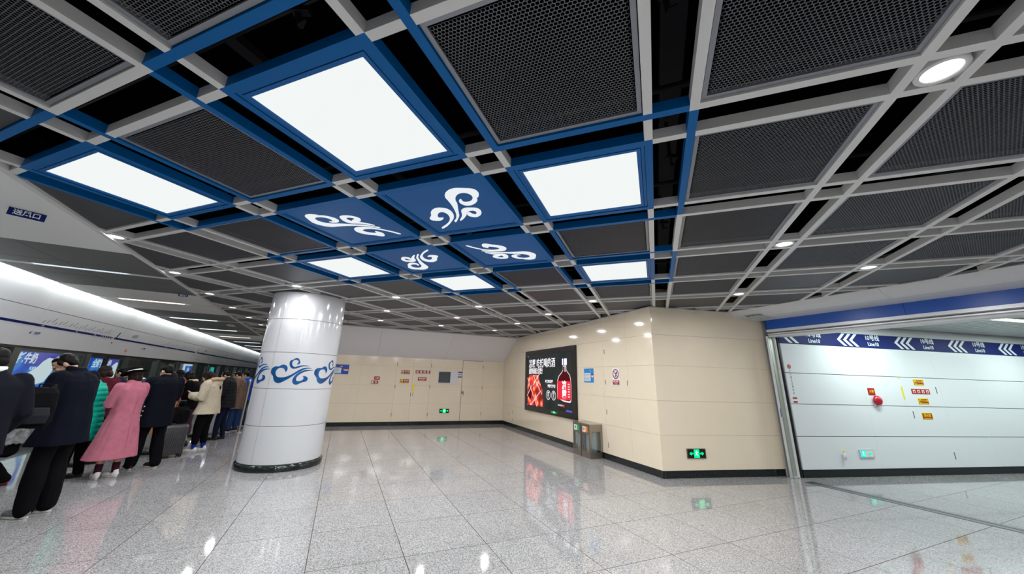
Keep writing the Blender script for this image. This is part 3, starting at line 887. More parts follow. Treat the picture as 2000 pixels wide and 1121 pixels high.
# =================================================================== PLATFORM SCREEN DOORS
psd = frame('platform_screen_doors', pp(-5.44, 0), PD, 0, 0, 0, label='long row of glass platform screen doors with grey metal posts behind the waiting people', cat='platform doors')
ob('head_rail', MB().bb(-8, 42, -.02, .12, 1.985, 2.06), M['psd'], psd)
ob('sill', MB().bb(-8, 42, -.03, .10, 0.004, .12), M['psd'], psd)
posts = []
base = 13.45
unit = 4.78
for k in range(-3, 6):
    b0 = base + k * unit
    for x_, wd in ((b0, .20), (b0 + 2.2, .20)):
        ob('door_post', MB().bb(x_ - wd / 2, x_ + wd / 2, -.06, .10, .12, 1.985), M['psdpost'], psd)
    # sliding leaves
    for x0, x1 in ((b0 + .1, b0 + 1.08), (b0 + 1.12, b0 + 2.1)):
        lf = MB(); lf.bb(x0, x0 + .07, 0, .05, .12, 1.985); lf.bb(x1 - .07, x1, 0, .05, .12, 1.985)
        lf.bb(x0 + .07, x1 - .07, 0, .05, .12, .22); lf.bb(x0 + .07, x1 - .07, 0, .05, 1.90, 1.985)
        g_ = ob('door_leaf', lf, M['psd'], psd)
        ob('glass_pane', MB().bb(x0 + .07, x1 - .07, .02, .03, .22, 1.90), M['glass'], g_)
    fx = MB(); fx.bb(b0 + 2.3, b0 + 2.34, 0, .05, .12, 1.985); fx.bb(b0 + unit - .14, b0 + unit - .1, 0, .05, .12, 1.985)
    fx.bb(b0 + 2.34, b0 + unit - .14, 0, .05, .12, .2); fx.bb(b0 + 2.34, b0 + unit - .14, 0, .05, 1.93, 1.985)
    g_ = ob('fixed_panel', fx, M['psdpost'], psd)
    ob('glass_pane', MB().bb(b0 + 2.34, b0 + unit - .14, .02, .03, .2, 1.93), M['glass'], g_)

# track side
tr = frame('wall_far_left', pp(-8.6, 0), PD, 0, 0, 0, kind='structure')
for k in range(-6, 20):
    ob('wall_panel', MB().bb(k * 2.4 + .01, k * 2.4 + 2.39, 0, .05, -1.2, 3.3), M['tunnel'], tr)
ob('track_bed', MB().bb(-14, 46, -3.1, .1, -1.3, -1.2), M['pit'], tr)
ob('tunnel_soffit', MB().bb(-14, 46, -3.1, .1, 3.0, 3.1), M['tunnel'], tr)
for s_ in (14, 22, 32):
    area('tunnel_lamp', pp(-7.2, s_, 2.95), 5, .15, 45, (1, .93, .85), (0, 0, math.atan2(PD.y, PD.x)))
for s_ in (14.2, 16.0, 17.6, 19.0, 20.4):
    t = empty('tunnel_spotlight', (s_ - 2, -2.0, 2.14)); t.parent = tr
    ob('lens', MB().ell((0, 0, 0), (.03, .03, .012)), M['lens'], t)
    ob('stem', MB().bb(-.01, .01, -.01, .01, .01, .86), M['duct'], t)
PB = emis_noise('poster sky', [(0.3, (.02, .03, .42)), (.5, (.01, .12, .75)), (.62, (.12, .5, .9)), (.75, (.75, .88, .98))], 1.05, 1.1)
PW_ = emis('poster white', (.86, .93, 1), 1.15); PP = emis('poster violet', (.11, .10, .60), 1.0); PBd = emis('poster band', (.005, .06, .35), 1.0)
def poster(s0, s1, z0, z1, lb, title, tx, tz, ts):
    t = frame('light_box_poster', pp(-8.55, 0), PD, s0, 0, z0, label=lb, cat='poster')
    W_, H_ = s1 - s0, z1 - z0
    ob('box', MB().bb(-.05, W_ + .05, -.06, .06, -.05, H_ + .05), PW_, t)
    ob('picture', MB().bb(.04, W_ - .12, -.066, -.06, .04, H_ - .09), PB, t)
    ob('violet_patch', MB().prism([(.62 * W_, -.067, H_ - .12), (.4 * W_, -.067, H_ - .12), (.42 * W_, -.067, H_ * .72), (.6 * W_, -.067, H_ * .66), (W_ * .85, -.067, H_ * .9), (W_ * .85, -.067, H_ - .12)], (0, -.002, 0)), PP, t)
    cl = [(.30, .30), (.42, .42), (.52, .52), (.60, .60), (.66, .73), (.74, .82), (.88, .80), (.90, .62), (.86, .45), (.80, .28), (.62, .22), (.45, .22)]
    ob('milk_cloud', MB().prism([(a * W_, -.069, b * H_) for a, b in cl], (0, -.002, 0)), PW_, t)
    text('lettering', title, ts, PW_, t, tx, tz, -.074, 'LEFT', .03, shear=.25, squeeze=.85)
    text('small_lettering', '新鲜每一天', ts * .33, PW_, t, tx + .35 * W_, tz - .3, -.074, 'LEFT', .02)
    ob('bottom_band', MB().bb(0.04, W_ - .1, -.074, -.07, .14, .26), PBd, t)
    return t
poster(16.55, 19.55, .70, 2.20, 'large lit blue milk advertisement with white splash, behind the glass at the left', '初牦牛奶', .38, 1.16, .36)
poster(21.35, 24.4, .75, 2.16, 'second lit blue milk advertisement seen through the sliding doors', '全鲜牦牛奶', .25, 1.05, .36)
poster(33.6, 36.2, .75, 2.05, 'farthest lit blue advertisement with a white frame behind the glass', '牛奶', .4, .9, .3)
t = frame('cyan_sign', pp(-8.5, 0), PD, 40.5, 0, 1.55, label='small cyan lit sign far behind the platform doors', cat='sign')
ob('board', MB().bb(0, 1.0, -.03, 0, 0, .42), M['cyan'], t)

# =================================================================== CREAM WALLS
JZ = [0.13, 0.735, 1.35, 2.02, 2.63, 3.205]
def panel_wall(name, P0, rdir, xs, jz, m_, seam, thick=.03, depth=.35, basem=None, gap=.003, skip=None, gx=.0015):
    t = frame(name, P0, rdir, 0, 0, 0, kind='structure')
    x0, x1 = xs[0], xs[-1]
    ob('wall_core', MB().bb(x0 + .002, x1 - .002, thick - .006, depth, 0, 3.6), seam, t)
    for a, b in zip(xs[:-1], xs[1:]):
        for c, d in zip(jz[:-1], jz[1:]):
            if skip and skip(a, b, c, d): continue
            mb = MB(); g = gap / 2
            mb.bb(a + gx, b - gx, 0, thick, c + g, d - g)
            ob('wall_panel', mb, m_, t)
    if basem:
        k = MB().bb(x0, x1, .012, .05, 0, jz[0] - .002); ob('skirting', k, basem, t)
    return t
# right wall with the advertising screen: viewer's right runs from the far corner to C1
RW = -DD
def dw(t): return 8.44 - t                     # distance from corner C1 -> local x from BC
xsD = [0, .68, 1.06, 2.24, 3.4, 4.56, 5.55, 6.75, 7.63, 8.44]
wallD = panel_wall('wall_right', BC, RW, xsD, JZ, M['cream'], M['seam'], basem=M['base'])
# block wall facing the camera
xsK = [0, 1.08, 2.67]
wallK = panel_wall('wall_middle', C1, BK, [0, 2.675], JZ, M['cream'], M['seam'], basem=M['base'])
ob('edge_strip', MB().bb(2.678, 2.765, -.012, .3, 0.003, 3.05), M['alup'], wallK)
# back wall
xsB = [-7.8, -6.62, -5.4, -4.2, -3.6, -2.96, -1.72, -.9, 0]
wallB = panel_wall('wall_back', BC, DB, xsB, [0.13, 0.735, 1.35, 2.02, 2.36], M['cream'], M['seam'], basem=M['base'], depth=.3)
ret = panel_wall('wall_back_return', BC - DB * 7.8, Vector((DD.x, DD.y, 0)), [.0, 1.2, 2.4, 3.6, 4.8, 6, 7.2, 8.4, 20], [0.13, 0.735, 1.35, 2.02, 2.63, 3.2], M['cream'], M['seam'], basem=M['base'])
ret.rotation_euler[2] += 0
# door in back wall
dr = frame('door_1', BC, DB, -1.72, 0, 0, kind='structure')
ob('door_seam', MB().bb(-.012, .0, -.004, .01, .13, 2.34).bb(0, .82, -.004, .01, 2.325, 2.34), M['slot'], dr)
ob('lock_plate', MB().lathe([(0, -.03), (.035, -.03), (.05, -.02), (.05, .0)], seg=20), M['steeld'], dr, True, loc=(.03, -.002, 1.15), rot=(pi / 2, 0, 0)).scale = (1, 1, -1)
ob('pull_handle', MB().bb(.075, .09, -.02, 0, 1.04, 1.14), M['steeld'], dr)
# sloping soffit over the back wall
so = frame('soffit', BC, DB, 0, 0, 0, kind='structure'); so.name = 'trim_2'
for a, b in ((-7.9, -4.92), (-4.92, -2.46), (-2.46, 0)):
    mb = MB(); mb.prism([(a + .003, -1.42, 3.2), (a + .003, -1.42, 3.23), (a + .003, .02, 2.37), (a + .003, .0, 2.335)], (b - a - .006, 0, 0))
    ob('soffit_panel', mb, M['soffit'], so)
mb = MB().prism([(-7.9, -1.40, 3.23), (-7.9, -1.36, 3.6), (-7.9, .1, 3.6), (-7.9, .1, 2.37)], (7.9, 0, 0)); ob('soffit_backing', mb, M['seamw'], so)
# light trim along wall tops at the ceiling
for P0, r, a, b in ((BC, RW, 1.40, 8.44), (C1, BK, 0, 1.95)):
    t = frame('trim_3', P0, r, 0, 0, 0, kind='structure')
    ob('corner_trim', MB().bb(a, b, -.03, .0, 3.172, 3.198), M['grey'], t)
t = frame('trim_4', BC, DB, 0, 0, 0, kind='structure'); ob('corner_trim', MB().bb(-7.9, 0, -1.45, -1.42, 3.17, 3.2), M['grey'], t)
def slit(par, x, z, h=.105, w_=.016):
    ob('hinge_slit', MB().bb(x - w_ / 2, x + w_ / 2, -.0035, .001, z - h / 2, z + h / 2), M['slot'], par)
for t_, z in ((1.63, 2.37), (1.63, 1.67), (.84, 1.66), (1.63, 1.01), (1.62, .31), (7.40, .52), (7.38, .26), (7.76, .43)):
    slit(wallD, dw(t_), z)
for t_, z in ((4.18, 2.09), (4.18, 1.31), (4.20, .35), (3.61, 1.05), (3.53, 1.05), (2.94, 2.09), (2.94, 1.32), (2.94, .36), (.89, 2.11), (.89, 1.33), (.89, .38)):
    slit(wallB, -t_, z, .12)

# =================================================================== OPENING WITH BLUE HEADER, SHUTTER GUIDE
hd = frame('wall_opening_header', OP, DO, 0, 0, 0, kind='structure'); hd.name = 'wall_header'
X0, X1 = -.16, 10.5
bl = MB()
for k in range(5):
    ob('blue_board', MB().bb(X0 + k * 2.2 + .002, X0 + (k + 1) * 2.2 - .002, 0, .03, 2.84, 3.04), M['bluehdr'], hd)
ob('header_core', MB().bb(X0, X1, .03, .35, 2.72, 3.9), M['whitem'], hd)
ob('steel_rail', MB().bb(X0, X1, -.012, .03, 2.785, 2.84), M['alu'], hd)
ob('rail_slot', MB().bb(X0, X1, .02, .12, 2.755, 2.775), M['psd'], hd)
ob('rail_lip', MB().bb(X0, X1, 0.0, .05, 2.735, 2.757), M['alu'], hd)
ob('rail_bottom', MB().bb(X0, X1, .03, .30, 2.69, 2.733), M['whitem'], hd)
# white soffit between grid and header (profile swept along the header)
for k in range(4):
    a = -.75 + k * 2.8; mb = MB()
    mb.prism([(a, .0, 3.04), (a, -.40, 3.07), (a, -.62, 3.125), (a, -.72, 3.20), (a, -.70, 3.24), (a, .0, 3.24)][::-1], (2.797, 0, 0))
    ob('soffit_board', mb, M['whitem'], hd)
gd = frame('shutter_guide', OP, DO, 0, 0, 0, label='upright metal shutter guide beside the cream wall, left side of the opening', cat='shutter guide')
ob('front_flange', MB().bb(-.17, -.125, -.05, -.03, 0.004, 2.70), M['alu'], gd)
ob('shadow_gap', MB().bb(-.165, -.14, -.03, .0, 0.004, 2.70), M['psd'], gd)
ob('channel_side', MB().bb(-.15, -.135, .0, .13, 0.004, 2.70), M['chan'], gd)
ob('bright_lip', MB().bb(-.15, -.10, .13, .15, 0.004, 2.70), M['whitem'], gd)
ob('outer_channel', MB().bb(-.15, -.11, .15, .20, 0.004, 2.70), M['steeld'], gd)
ob('rear_edge', MB().bb(-.15, -.09, .20, .215, 0.004, 2.70), M['psd'], gd)
ob('foot', MB().bb(-.15, -.10, .0, .13, .004, .03), M['alu'], gd)
ob('latch', MB().bb(-.135, -.125, -.055, -.05, 1.1, 1.26), M['navy'], gd)
# =================================================================== WHITE CORRIDOR
JC = [0.14, 0.742, 1.352, 1.965, 2.575]
wc = panel_wall('wall_corridor', CW, DC, [.12, 2.04, 3.12, 4.2, 5.3, 6.9, 8.5, 10.1], JC, M['whitec'], M['seamw'], basem=M['base'], gap=.012, gx=.001, depth=.3)
ob('upper_board', MB().bb(.12, 10.1, .0, .03, 2.585, 3.05), M['whitem'], wc)
bn = frame('guide_banner', CW, DC, 0, 0, 0, label='long navy banner with white chevrons and line 10 lettering above the white corridor wall', cat='sign')
ob('board', MB().bb(.1, 10.0, -.012, .0, 2.575, 2.87), M['navy'], bn)
for k in range(7):
    x = .02 + k * 1.6
    for q in range(3):
        a = x + q * .165; zc = 2.725; hh = .135; wv = .16; th_ = .085
        if a < .08: continue
        mb = MB(); mb.prism([(a, -.0125, zc), (a + wv, -.0125, zc + hh), (a + wv + th_, -.0125, zc + hh), (a + th_, -.0125, zc), (a + wv + th_, -.0125, zc - hh), (a + wv, -.0125, zc - hh)], (0, -.002, 0))
        ob('chevron', mb, M['wtxt'], bn)
    text('lettering_chinese', '10号线', .135, M['wtxt'], bn, x + .98, 2.79, -.014, 'CENTER', .02)
    text('lettering_latin', 'Line10', .115, M['wtxt'], bn, x + .98, 2.655, -.014, 'CENTER', .02)
q = frame('banner_start', CW, DC, 0, 0, 0); bpy.data.objects.remove(q)
for k in range(3):      # first chevrons seen beside the guide (lower halves)
    a = -.15 + k * .165 + .1
cc_ = frame('ceiling', CW, DC, 0, 0, 0, kind='structure')
for k in range(34):
    y1 = -.03 - k * .11
    ob('ceiling_slat', MB().bb(.3 - 1.0 + max(0, k * .03), 11, y1 - .085, y1, 3.05, 3.075) if k < 3 else MB().bb(max(.3, (-y1 - .25) * 0.235 + .1), 11, y1 - .085, y1, 3.05, 3.075), M['slat'], cc_)
ob('slat_backing', MB().bb(.8, 11, -4.2, .05, 3.11, 3.13), M['seamw'], cc_)
lp = frame('corridor_light', CW, DC, 0, 0, 0, label='bright strip light in the slatted corridor ceiling at the right edge', cat='ceiling light')
ob('diffuser', MB().bb(2.9, 5.6, -1.72, -1.52, 3.035, 3.049), emis('corridor strip', (.9, 1, .95), 4), lp)
ob('housing', MB().bb(2.86, 5.64, -1.74, -1.72, 3.03, 3.06).bb(2.86, 5.64, -1.52, -1.50, 3.03, 3.06), M['whitem'], lp)
rc = math.atan2(DC.y, DC.x); inn = Vector((-DC.y, DC.x, 0))
for x_, y_ in ((2.0, -.9), (4.2, -1.62), (6.5, -1.2), (9, -2)):
    p = CW + DC * x_ + inn * y_
    area('corridor_lamp', (p.x, p.y, 3.02), 1.6, .15, P_CORR / 2.4, (.86, 1, .965), (0, 0, rc))
# =================================================================== SIGNS AND FITTINGS
def sign(name, P0, r, x0, x1, z0, z1, m_, label, cat='sign', group=None, th=.006, rr=.008, border=None):
    t = frame(name, P0, r, (x0 + x1) / 2, 0, (z0 + z1) / 2, label=label, cat=cat)
    if group: t['group'] = group
    w2, h2 = (x1 - x0) / 2, (z1 - z0) / 2
    mb = MB(); plate(mb, -w2, w2, -h2, h2, -.0005, th, r=rr); ob('plate', mb, border or m_, t)
    if border:
        mb = MB(); plate(mb, -w2 + .012, w2 - .012, -h2 + .012, h2 - .012, -th - .0004, .001); ob('face', mb, m_, t)
    return t, w2, h2, -th - .0025
def flame(t, x, z, s, y, m_):
    mb = MB(); mb.prism([(x - s * .3, y, z - s * .5), (x - s * .42, y, z), (x - s * .15, y, z + s * .15), (x, y, z + s * .55), (x + s * .2, y, z + .1 * s), (x + s * .4, y, z - .05 * s), (x + s * .3, y, z - s * .5)][::-1], (0, -.0012, 0)); ob('flame_icon', mb, m_, t)
# back wall red signs (local x = -t)
for (ta_, tb_, z0, z1, kind, lb) in ((4.03, 3.72, 1.75, 1.88, 'a', 'dark red fire notice on the cream back wall, upper left of the four'),
        (3.51, 2.97, 1.79, 1.90, 'b', 'long red sign with four pale pictograms on the cream back wall'),
        (4.03, 3.72, 1.44, 1.57, 'c', 'dark red fire notice on the cream back wall, lower left of the four'),
        (3.40, 3.09, 1.53, 1.66, 'd', 'plain bright red sign with white lettering on the cream back wall')):
    t, w2, h2, y = sign('fire_sign', BC, DB, -ta_, -tb_, z0, z1, M['red'] if kind == 'd' else M['redb'], lb)
    if kind == 'd': text('lettering', '禁止阻挡', .06, M['wtxt'], t, 0, .012, y, 'CENTER', .02); ob('line', MB().bb(-.1, .1, y - .001, y, -.042, -.034), M['wtxt'], t)
    elif kind == 'b':
        for k in range(4):
            ob('icon_field', MB().bb(-.235 + k * .13, -.165 + k * .13, y - .001, y, -.036, .036), M['pale'], t)
            flame(t, -.2 + k * .13, 0, .05, y - .002, M['red'])
    else:
        ob('icon_field', MB().bb(-w2 + .02, -w2 + .1, y - .001, y, -.048, .048), M['pale'] if kind == 'a' else M['yellow'], t)
        flame(t, -w2 + .06, 0, .07, y - .002, M['redb'])
        text('lettering', '消火栓', .055, M['pale'], t, .055, .015, y, 'CENTER', .01); ob('line', MB().bb(-.02, .12, y - .001, y, -.04, -.03), M['yellow'], t)
t, w2, h2, y = sign('alarm_notice', BC, DB, -4.93, -4.74, 1.52, 1.64, M['red'], 'small orange red notice on the cream wall above the alarm box')
text('lettering', '火警', .06, M['pale'], t, 0, 0, y, 'CENTER', .01)
t, w2, h2, y = sign('alarm_box', BC, DB, -5.01, -4.78, 1.395, 1.495, M['redb'], 'dark red and white alarm box on the cream back wall', 'alarm box', th=.03)
ob('button', MB().bb(-.10, -.045, y - .012, y, -.035, .035), M['wtxt'], t); ob('button', MB().bb(.01, .07, y - .01, y, -.018, .018), M['pale'], t)
t, w2, h2, y = sign('hanging_tag', BC, DB, -3.58, -3.51, 1.15, 1.42, M['yellow'], 'yellow vertical sticker on the seam of the back wall doors', 'sticker', th=.003, rr=.003)
t, w2, h2, y = sign('hanging_tag', BC, DB, -4.14, -4.08, 1.985, 2.02, M['yellow'], 'tiny yellow sticker high on the back wall', 'sticker', th=.003, rr=.003)
# wall vent
t = frame('wall_vent', BC, DB, -2.29, 0, 1.68, label='white framed wall grille with grey louvres beside the back door', cat='vent')
ob('frame', MB().bb(-.39, .39, -.02, 0, .2, .235).bb(-.39, .39, -.02, 0, -.235, -.2).bb(-.39, -.35, -.02, 0, -.2, .2), M['whitem'], t)
ob('blank_plate', MB().bb(.10, .39, -.018, 0, -.2, .2), M['whitem'], t)
ob('dark_back', MB().bb(-.35, .10, -.003, 0, -.2, .2), M['black'], t)
for k in range(15):
    mb = MB().box((-.125, -.01, -.187 + k * .0267), (.45, .016, .012), rot=Matrix.Rotation(R(35), 3, 'X')); ob('louvre', mb, M['grey5'], t)
t, w2, h2, y = sign('door_plate', BC, DB, -1.905, -1.735, 1.69, 1.90, M['whitem'], 'white notice with navy bands left of the back door')
ob('band', MB().bb(-w2, w2, y - .001, y, h2 - .035, h2), M['navy'], t); ob('band', MB().bb(-w2, w2, y - .001, y, -h2, -h2 + .035), M['navy'], t)
text('lettering', '设备间', .05, M['arrow'], t, 0, 0, y, 'CENTER', .02)
def exit_box(P0, r, x, z, label, w_=.37, h_=.155, cyan=False, fr=M['steeld'], right_only=False, depth=.018):
    t = frame('exit_sign', P0, r, x, 0, z, label=label, cat='exit sign')
    w2, h2 = w_ / 2, h_ / 2; g = M['cexit'] if cyan else M['gexit']
    ob('case', MB().bb(-w2, w2, -depth, 0, -h2, h2), fr, t)
    y = -depth - .0012
    ob('face', MB().bb(-w2 + .014, w2 - .014, y, -depth, -h2 + .012, h2 - .012), M['black'] if not cyan else M['pale'], t)
    y -= .001
    ob('door_field', MB().bb(-.055 if not right_only else -w2 + .03, .06 if not right_only else -w2 + .14, y, y + .001, -h2 + .012, h2 - .014), g, t)
    cx = 0 if not right_only else -w2 + .085
    y2 = y - .001
    mn = MB(); 
    for pts in ([(-.012, .042), (.004, .054), (.014, .042), (.002, .030)], [(-.01, .028), (.012, .03), (.006, -.006), (-.014, -.002)], [(-.014, 0), (.006, -.004), (.026, -.022), (.034, -.046), (.022, -.046), (.014, -.026), (-.006, -.016)], [(-.014, -.002), (.0, -.006), (-.010, -.026), (-.034, -.036), (-.036, -.026), (-.018, -.018)], [(.010, .028), (.03, .008), (.036, .014), (.016, .032)], [(-.012, .024), (-.03, .012), (-.032, .022), (-.014, .032)]):
        mn.prism([(cx + a, y2, b) for a, b in pts], (0, -.0008, 0))
    ob('running_man', mn, M['wexit'], t)
    def arrow(s, c):
        mb = MB().prism([(c + s * .055, y2, 0), (c + s * .012, y2, .034), (c + s * .012, y2, .013), (c - s * .03, y2, .013), (c - s * .03, y2, -.013), (c + s * .012, y2, -.013), (c + s * .012, y2, -.034)], (0, -.001, 0)); ob('arrow', mb, g, t)
    if right_only: arrow(1, .07)
    else: arrow(-1, -.10); arrow(1, .10)
    return t
exit_box(BC, DB, -2.33, .485, 'green lit exit sign low on the cream back wall')
exit_box(C1, BK, .72, .42, 'green lit exit sign low on the cream wall right of the corner', .40, .17)
exit_box(CW, DC, 1.71, .425, 'cyan lit exit sign low on the white corridor wall', .36, .15, True, M['alu'], True)
# blue route notices
def notice(P0, r, x0, x1, z0, z1, m_, lb):
    t, w2, h2, y = sign('route_notice', P0, r, x0, x1, z0, z1, m_, lb, 'notice')
    mb = MB(); plate(mb, -w2 * .88, w2 * .42, -h2 * .82, h2 * .35, y, .001, r=.015); ob('white_field', mb, M['wtxt'], t)
    for k in range(5): ob('text_row', MB().bb(-w2 * .78, w2 * (.3 - .1 * (k % 2)), y - .003, y - .0015, -h2 * .68 + k * h2 * .2, -h2 * .62 + k * h2 * .2), M['seamw'], t)
    for k, c in enumerate(('green', 'redcap', 'yellow')): ob('dot', MB().bb(-w2 * .1 + k * w2 * .22, w2 * (.05 + .22 * k), y - .001, y, h2 * .52, h2 * .72), M[c if c != 'redcap' else 'red'], t)
    mb = MB().ell((w2 * .8, y - .004, -h2 * .1), (w2 * .22, .004, h2 * .2)); ob('figure_head', mb, M['wtxt'], t, True)
    mb = MB().ell((w2 * .8, y - .005, h2 * .1), (w2 * .25, .004, h2 * .14)); ob('figure_cap', mb, M['red'], t, True)
    return t
notice(BC, DB, -6.62, -5.80, 1.68, 2.0, M['royal'], 'wide blue notice with a white field on the back wall, half behind the column')
notice(BC, RW, dw(2.53), dw(2.11), 1.65, 1.99, M['skyb'], 'bright blue notice with a white field between the advertising screen and the prohibition sign')
# prohibition sign
t, w2, h2, y = sign('prohibition_sign', BC, RW, dw(1.36), dw(1.09), 1.60, 1.99, M['wtxt'], 'white prohibition sign with a red crossed circle on the cream wall', 'sign')
mb = MB(); n = 32
for k in range(n):
    a, b = 2 * pi * k / n, 2 * pi * (k + 1) / n
    mb.prism([(cos(a) * .108, y, .055 + sin(a) * .108), (cos(b) * .108, y, .055 + sin(b) * .108), (cos(b) * .085, y, .055 + sin(b) * .085), (cos(a) * .085, y, .055 + sin(a) * .085)][::-1], (0, -.001, 0))
ob('red_ring', mb, M['red'], t)
mb = MB().box((0, y - .003, .055), (.19, .001, .016), rot=Matrix.Rotation(R(45), 3, 'Y')); ob('red_bar', mb, M['red'], t)
mb = MB().prism([(-.035, y - .001, .0), (.0, y - .001, .035), (-.015, y - .001, .07), (.045, y - .001, .105), (.06, y - .001, .09), (.02, y - .001, .05), (.03, y - .001, .03), (-.02, y - .001, -.012)][::-1], (0, -.001, 0)); ob('pictogram', mb, M['black'], t)
ob('red_field', MB().bb(-.115, .115, y - .001, y, -.175, -.08), M['red'], t)
text('lettering', '禁止坐卧', .045, M['wtxt'], t, 0, -.11, y - .0015, 'CENTER', .02); text('lettering', 'No lying', .03, M['wtxt'], t, 0, -.152, y - .0015, 'CENTER')

# =================================================================== ADVERTISING SCREEN
sc = frame('advertising_screen', BC, RW, dw(4.54), 0, 1.665, label='large black framed screen showing a red bottle advertisement on the cream wall', cat='screen')
A = MB(); A.bb(-1.66, 1.66, -.05, 0, -.96, -.80).bb(-1.66, 1.66, -.05, 0, .80, .96).bb(-1.66, -1.49, -.05, 0, -.80, .80).bb(1.44, 1.66, -.05, 0, -.80, .80); ob('frame', A, M['black'], sc)
ob('display', MB().bb(-1.49, 1.44, -.04, -.01, -.80, .80), emis_noise('screen black', [(.3, (.022, .026, .026)), (.6, (.036, .042, .041)), (.8, (.06, .068, .066))], 1.0, 1.5), sc)
EW = emis('screen white', (1, .95, 1), 1.1); ER = emis('screen red', (.80, .03, .05), 1.1); EDR = emis('bottle glass', (.09, .01, .012), 1); EP = emis('screen pink white', (1, .8, .85), 1.0); EB = emis('screen blue corner', (.12, .12, .6), 1)
EF = emis_noise('screen food', [(.0, (1.0, .85, .75)), (.2, (1.0, .38, .25)), (.45, (.80, .07, .04)), (.8, (.22, .02, .015))], 1.2, 5.5, 'voronoi')
ys = -.042
def X(t_): return 4.54 - t_
text('headline', '凉露 吃辣喝的酒', .30, EW, sc, X(5.90), 2.18 - 1.665, ys, 'LEFT', .010, squeeze=.86)
text('headline', '越辣越过瘾!', .215, EW, sc, X(5.90), 1.945 - 1.665, ys, 'LEFT', .009, squeeze=.92)
# food tiles split by bright bars
food = MB(); food.prism([(-1.45, ys, -.78), (-.28, ys, -.78), (-.33, ys, -.3), (-.55, ys, .0), (-.62, ys, .17), (-1.30, ys, .17), (-1.45, ys, .02)], (0, -.001, 0)); ob('food_picture', food, EF, sc)
for (xa, za), (xb, zb_) in (((-1.46, .08), (-.72, -.80)), ((-1.02, .17), (-.36, -.42)), ((-1.47, -.50), (-1.08, -.14)), ((-1.02, -.16), (-.55, .20)), ((-1.18, -.78), (-.45, -.32))):
    d = Vector((xb - xa, 0, zb_ - za)); nn_ = Vector((-d.z, 0, d.x)).normalized() * .012
    a, b = Vector((xa, ys - .002, za)), Vector((xb, ys - .002, zb_))
    ob('divider_bar', MB().prism([a - nn_, b - nn_, b + nn_, a + nn_], (0, -.001, 0)), EP, sc)
for pts in ([(-1.30, -.16), (-1.10, -.42), (-1.20, -.62), (-1.40, -.5)],):
    ob('dark_gap', MB().prism([(a, ys - .0012, b) for a, b in pts], (0, -.0005, 0)), EDR, sc)
# bottle
cx = X(3.54); 
bt = [(-.17, -.50), (.0, -.54), (.34, -.55), (.40, -.50), (.41, -.10), (.40, .04), (.35, .16), (.24, .24), (.17, .30), (.16, .42), (-.02, .42), (-.03, .30), (-.10, .24), (-.27, .14), (-.35, .02), (-.37, -.12), (-.36, -.46)]
ob('bottle_outline', MB().prism([(cx + a * 1.02, ys, b * 1.02) for a, b in bt], (0, -.001, 0)), EP, sc)
ob('bottle_glass', MB().prism([(cx + .01 + a * .93, ys - .0015, b * .95) for a, b in bt], (0, -.001, 0)), EDR, sc)
ob('bottle_cap', MB().bb(cx - .07, cx + .20, ys - .003, ys - .001, .44, .62), EW, sc)
ob('cap_shadow', MB().bb(cx + .0, cx + .05, ys - .004, ys - .003, .44, .62), EB, sc)
ob('bottle_label', MB().bb(cx - .355, cx + .40, ys - .004, ys - .002, -.50, -.0), ER, sc)
text('label_name', '凉', .26, EW, sc, cx + .04, -.13, ys - .005, 'CENTER', .03); text('label_name', '露', .26, EW, sc, cx + .04, -.37, ys - .005, 'CENTER', .03)
for k in range(6): ob('label_line', MB().bb(cx + .24 , cx + .34, ys - .005, ys - .004, -.10 - k * .065, -.07 - k * .065), EP, sc)
ob('neck_shine', MB().bb(cx + .08, cx + .12, ys - .004, ys - .002, .25, .40), EW, sc)
text('small_slogan', '吃辣喝凉露', .10, EW, sc, X(4.68), -.03, ys, 'LEFT', .02); text('small_slogan', '更解辣更爽', .10, EW, sc, X(4.52), -.16, ys, 'LEFT', .02)
for c_, s__ in ((X(4.47), '解辣'), (X(4.13), '纯粮')):
    mb = MB()
    for k in range(24):
        a, b = 2 * pi * k / 24, 2 * pi * (k + 1) / 24; z0 = -.415
        mb.prism([(c_ + cos(a) * .135, ys, z0 + sin(a) * .135), (c_ + cos(b) * .135, ys, z0 + sin(b) * .135), (c_ + cos(b) * .118, ys, z0 + sin(b) * .118), (c_ + cos(a) * .118, ys, z0 + sin(a) * .118)][::-1], (0, -.001, 0))
    ob('round_badge', mb, EW, sc); text('badge_text', s__[0], .095, EW, sc, c_, -.37, ys, 'CENTER', .03); text('badge_text', s__[1], .095, EW, sc, c_, -.465, ys, 'CENTER', .03)
text('footer', '请勿过量饮酒', .05, EP, sc, X(3.88), -.66, ys, 'LEFT', .01); ob('footer_mark', MB().bb(X(3.6), X(3.5), ys - .001, ys, -.69, -.63), ER, sc)
for a, b, c, d in ((-1.49, -1.38, .76, .80), (-1.49, -1.40, -.80, -.76), (1.13, 1.44, -.80, -.755)): ob('corner_mark', MB().bb(a, b, ys - .001, ys, c, d), EB, sc)
t = exit_box(BC, RW, dw(4.09), 0, 'tiny green lit exit sign', .42, .10, depth=.056); t.scale = (1, 1, .62); t.parent = sc; t.location = (4.54 - 4.09, 0, -.875); t.rotation_euler = (0, 0, 0)
for k_ in ('label', 'category'): del t[k_]

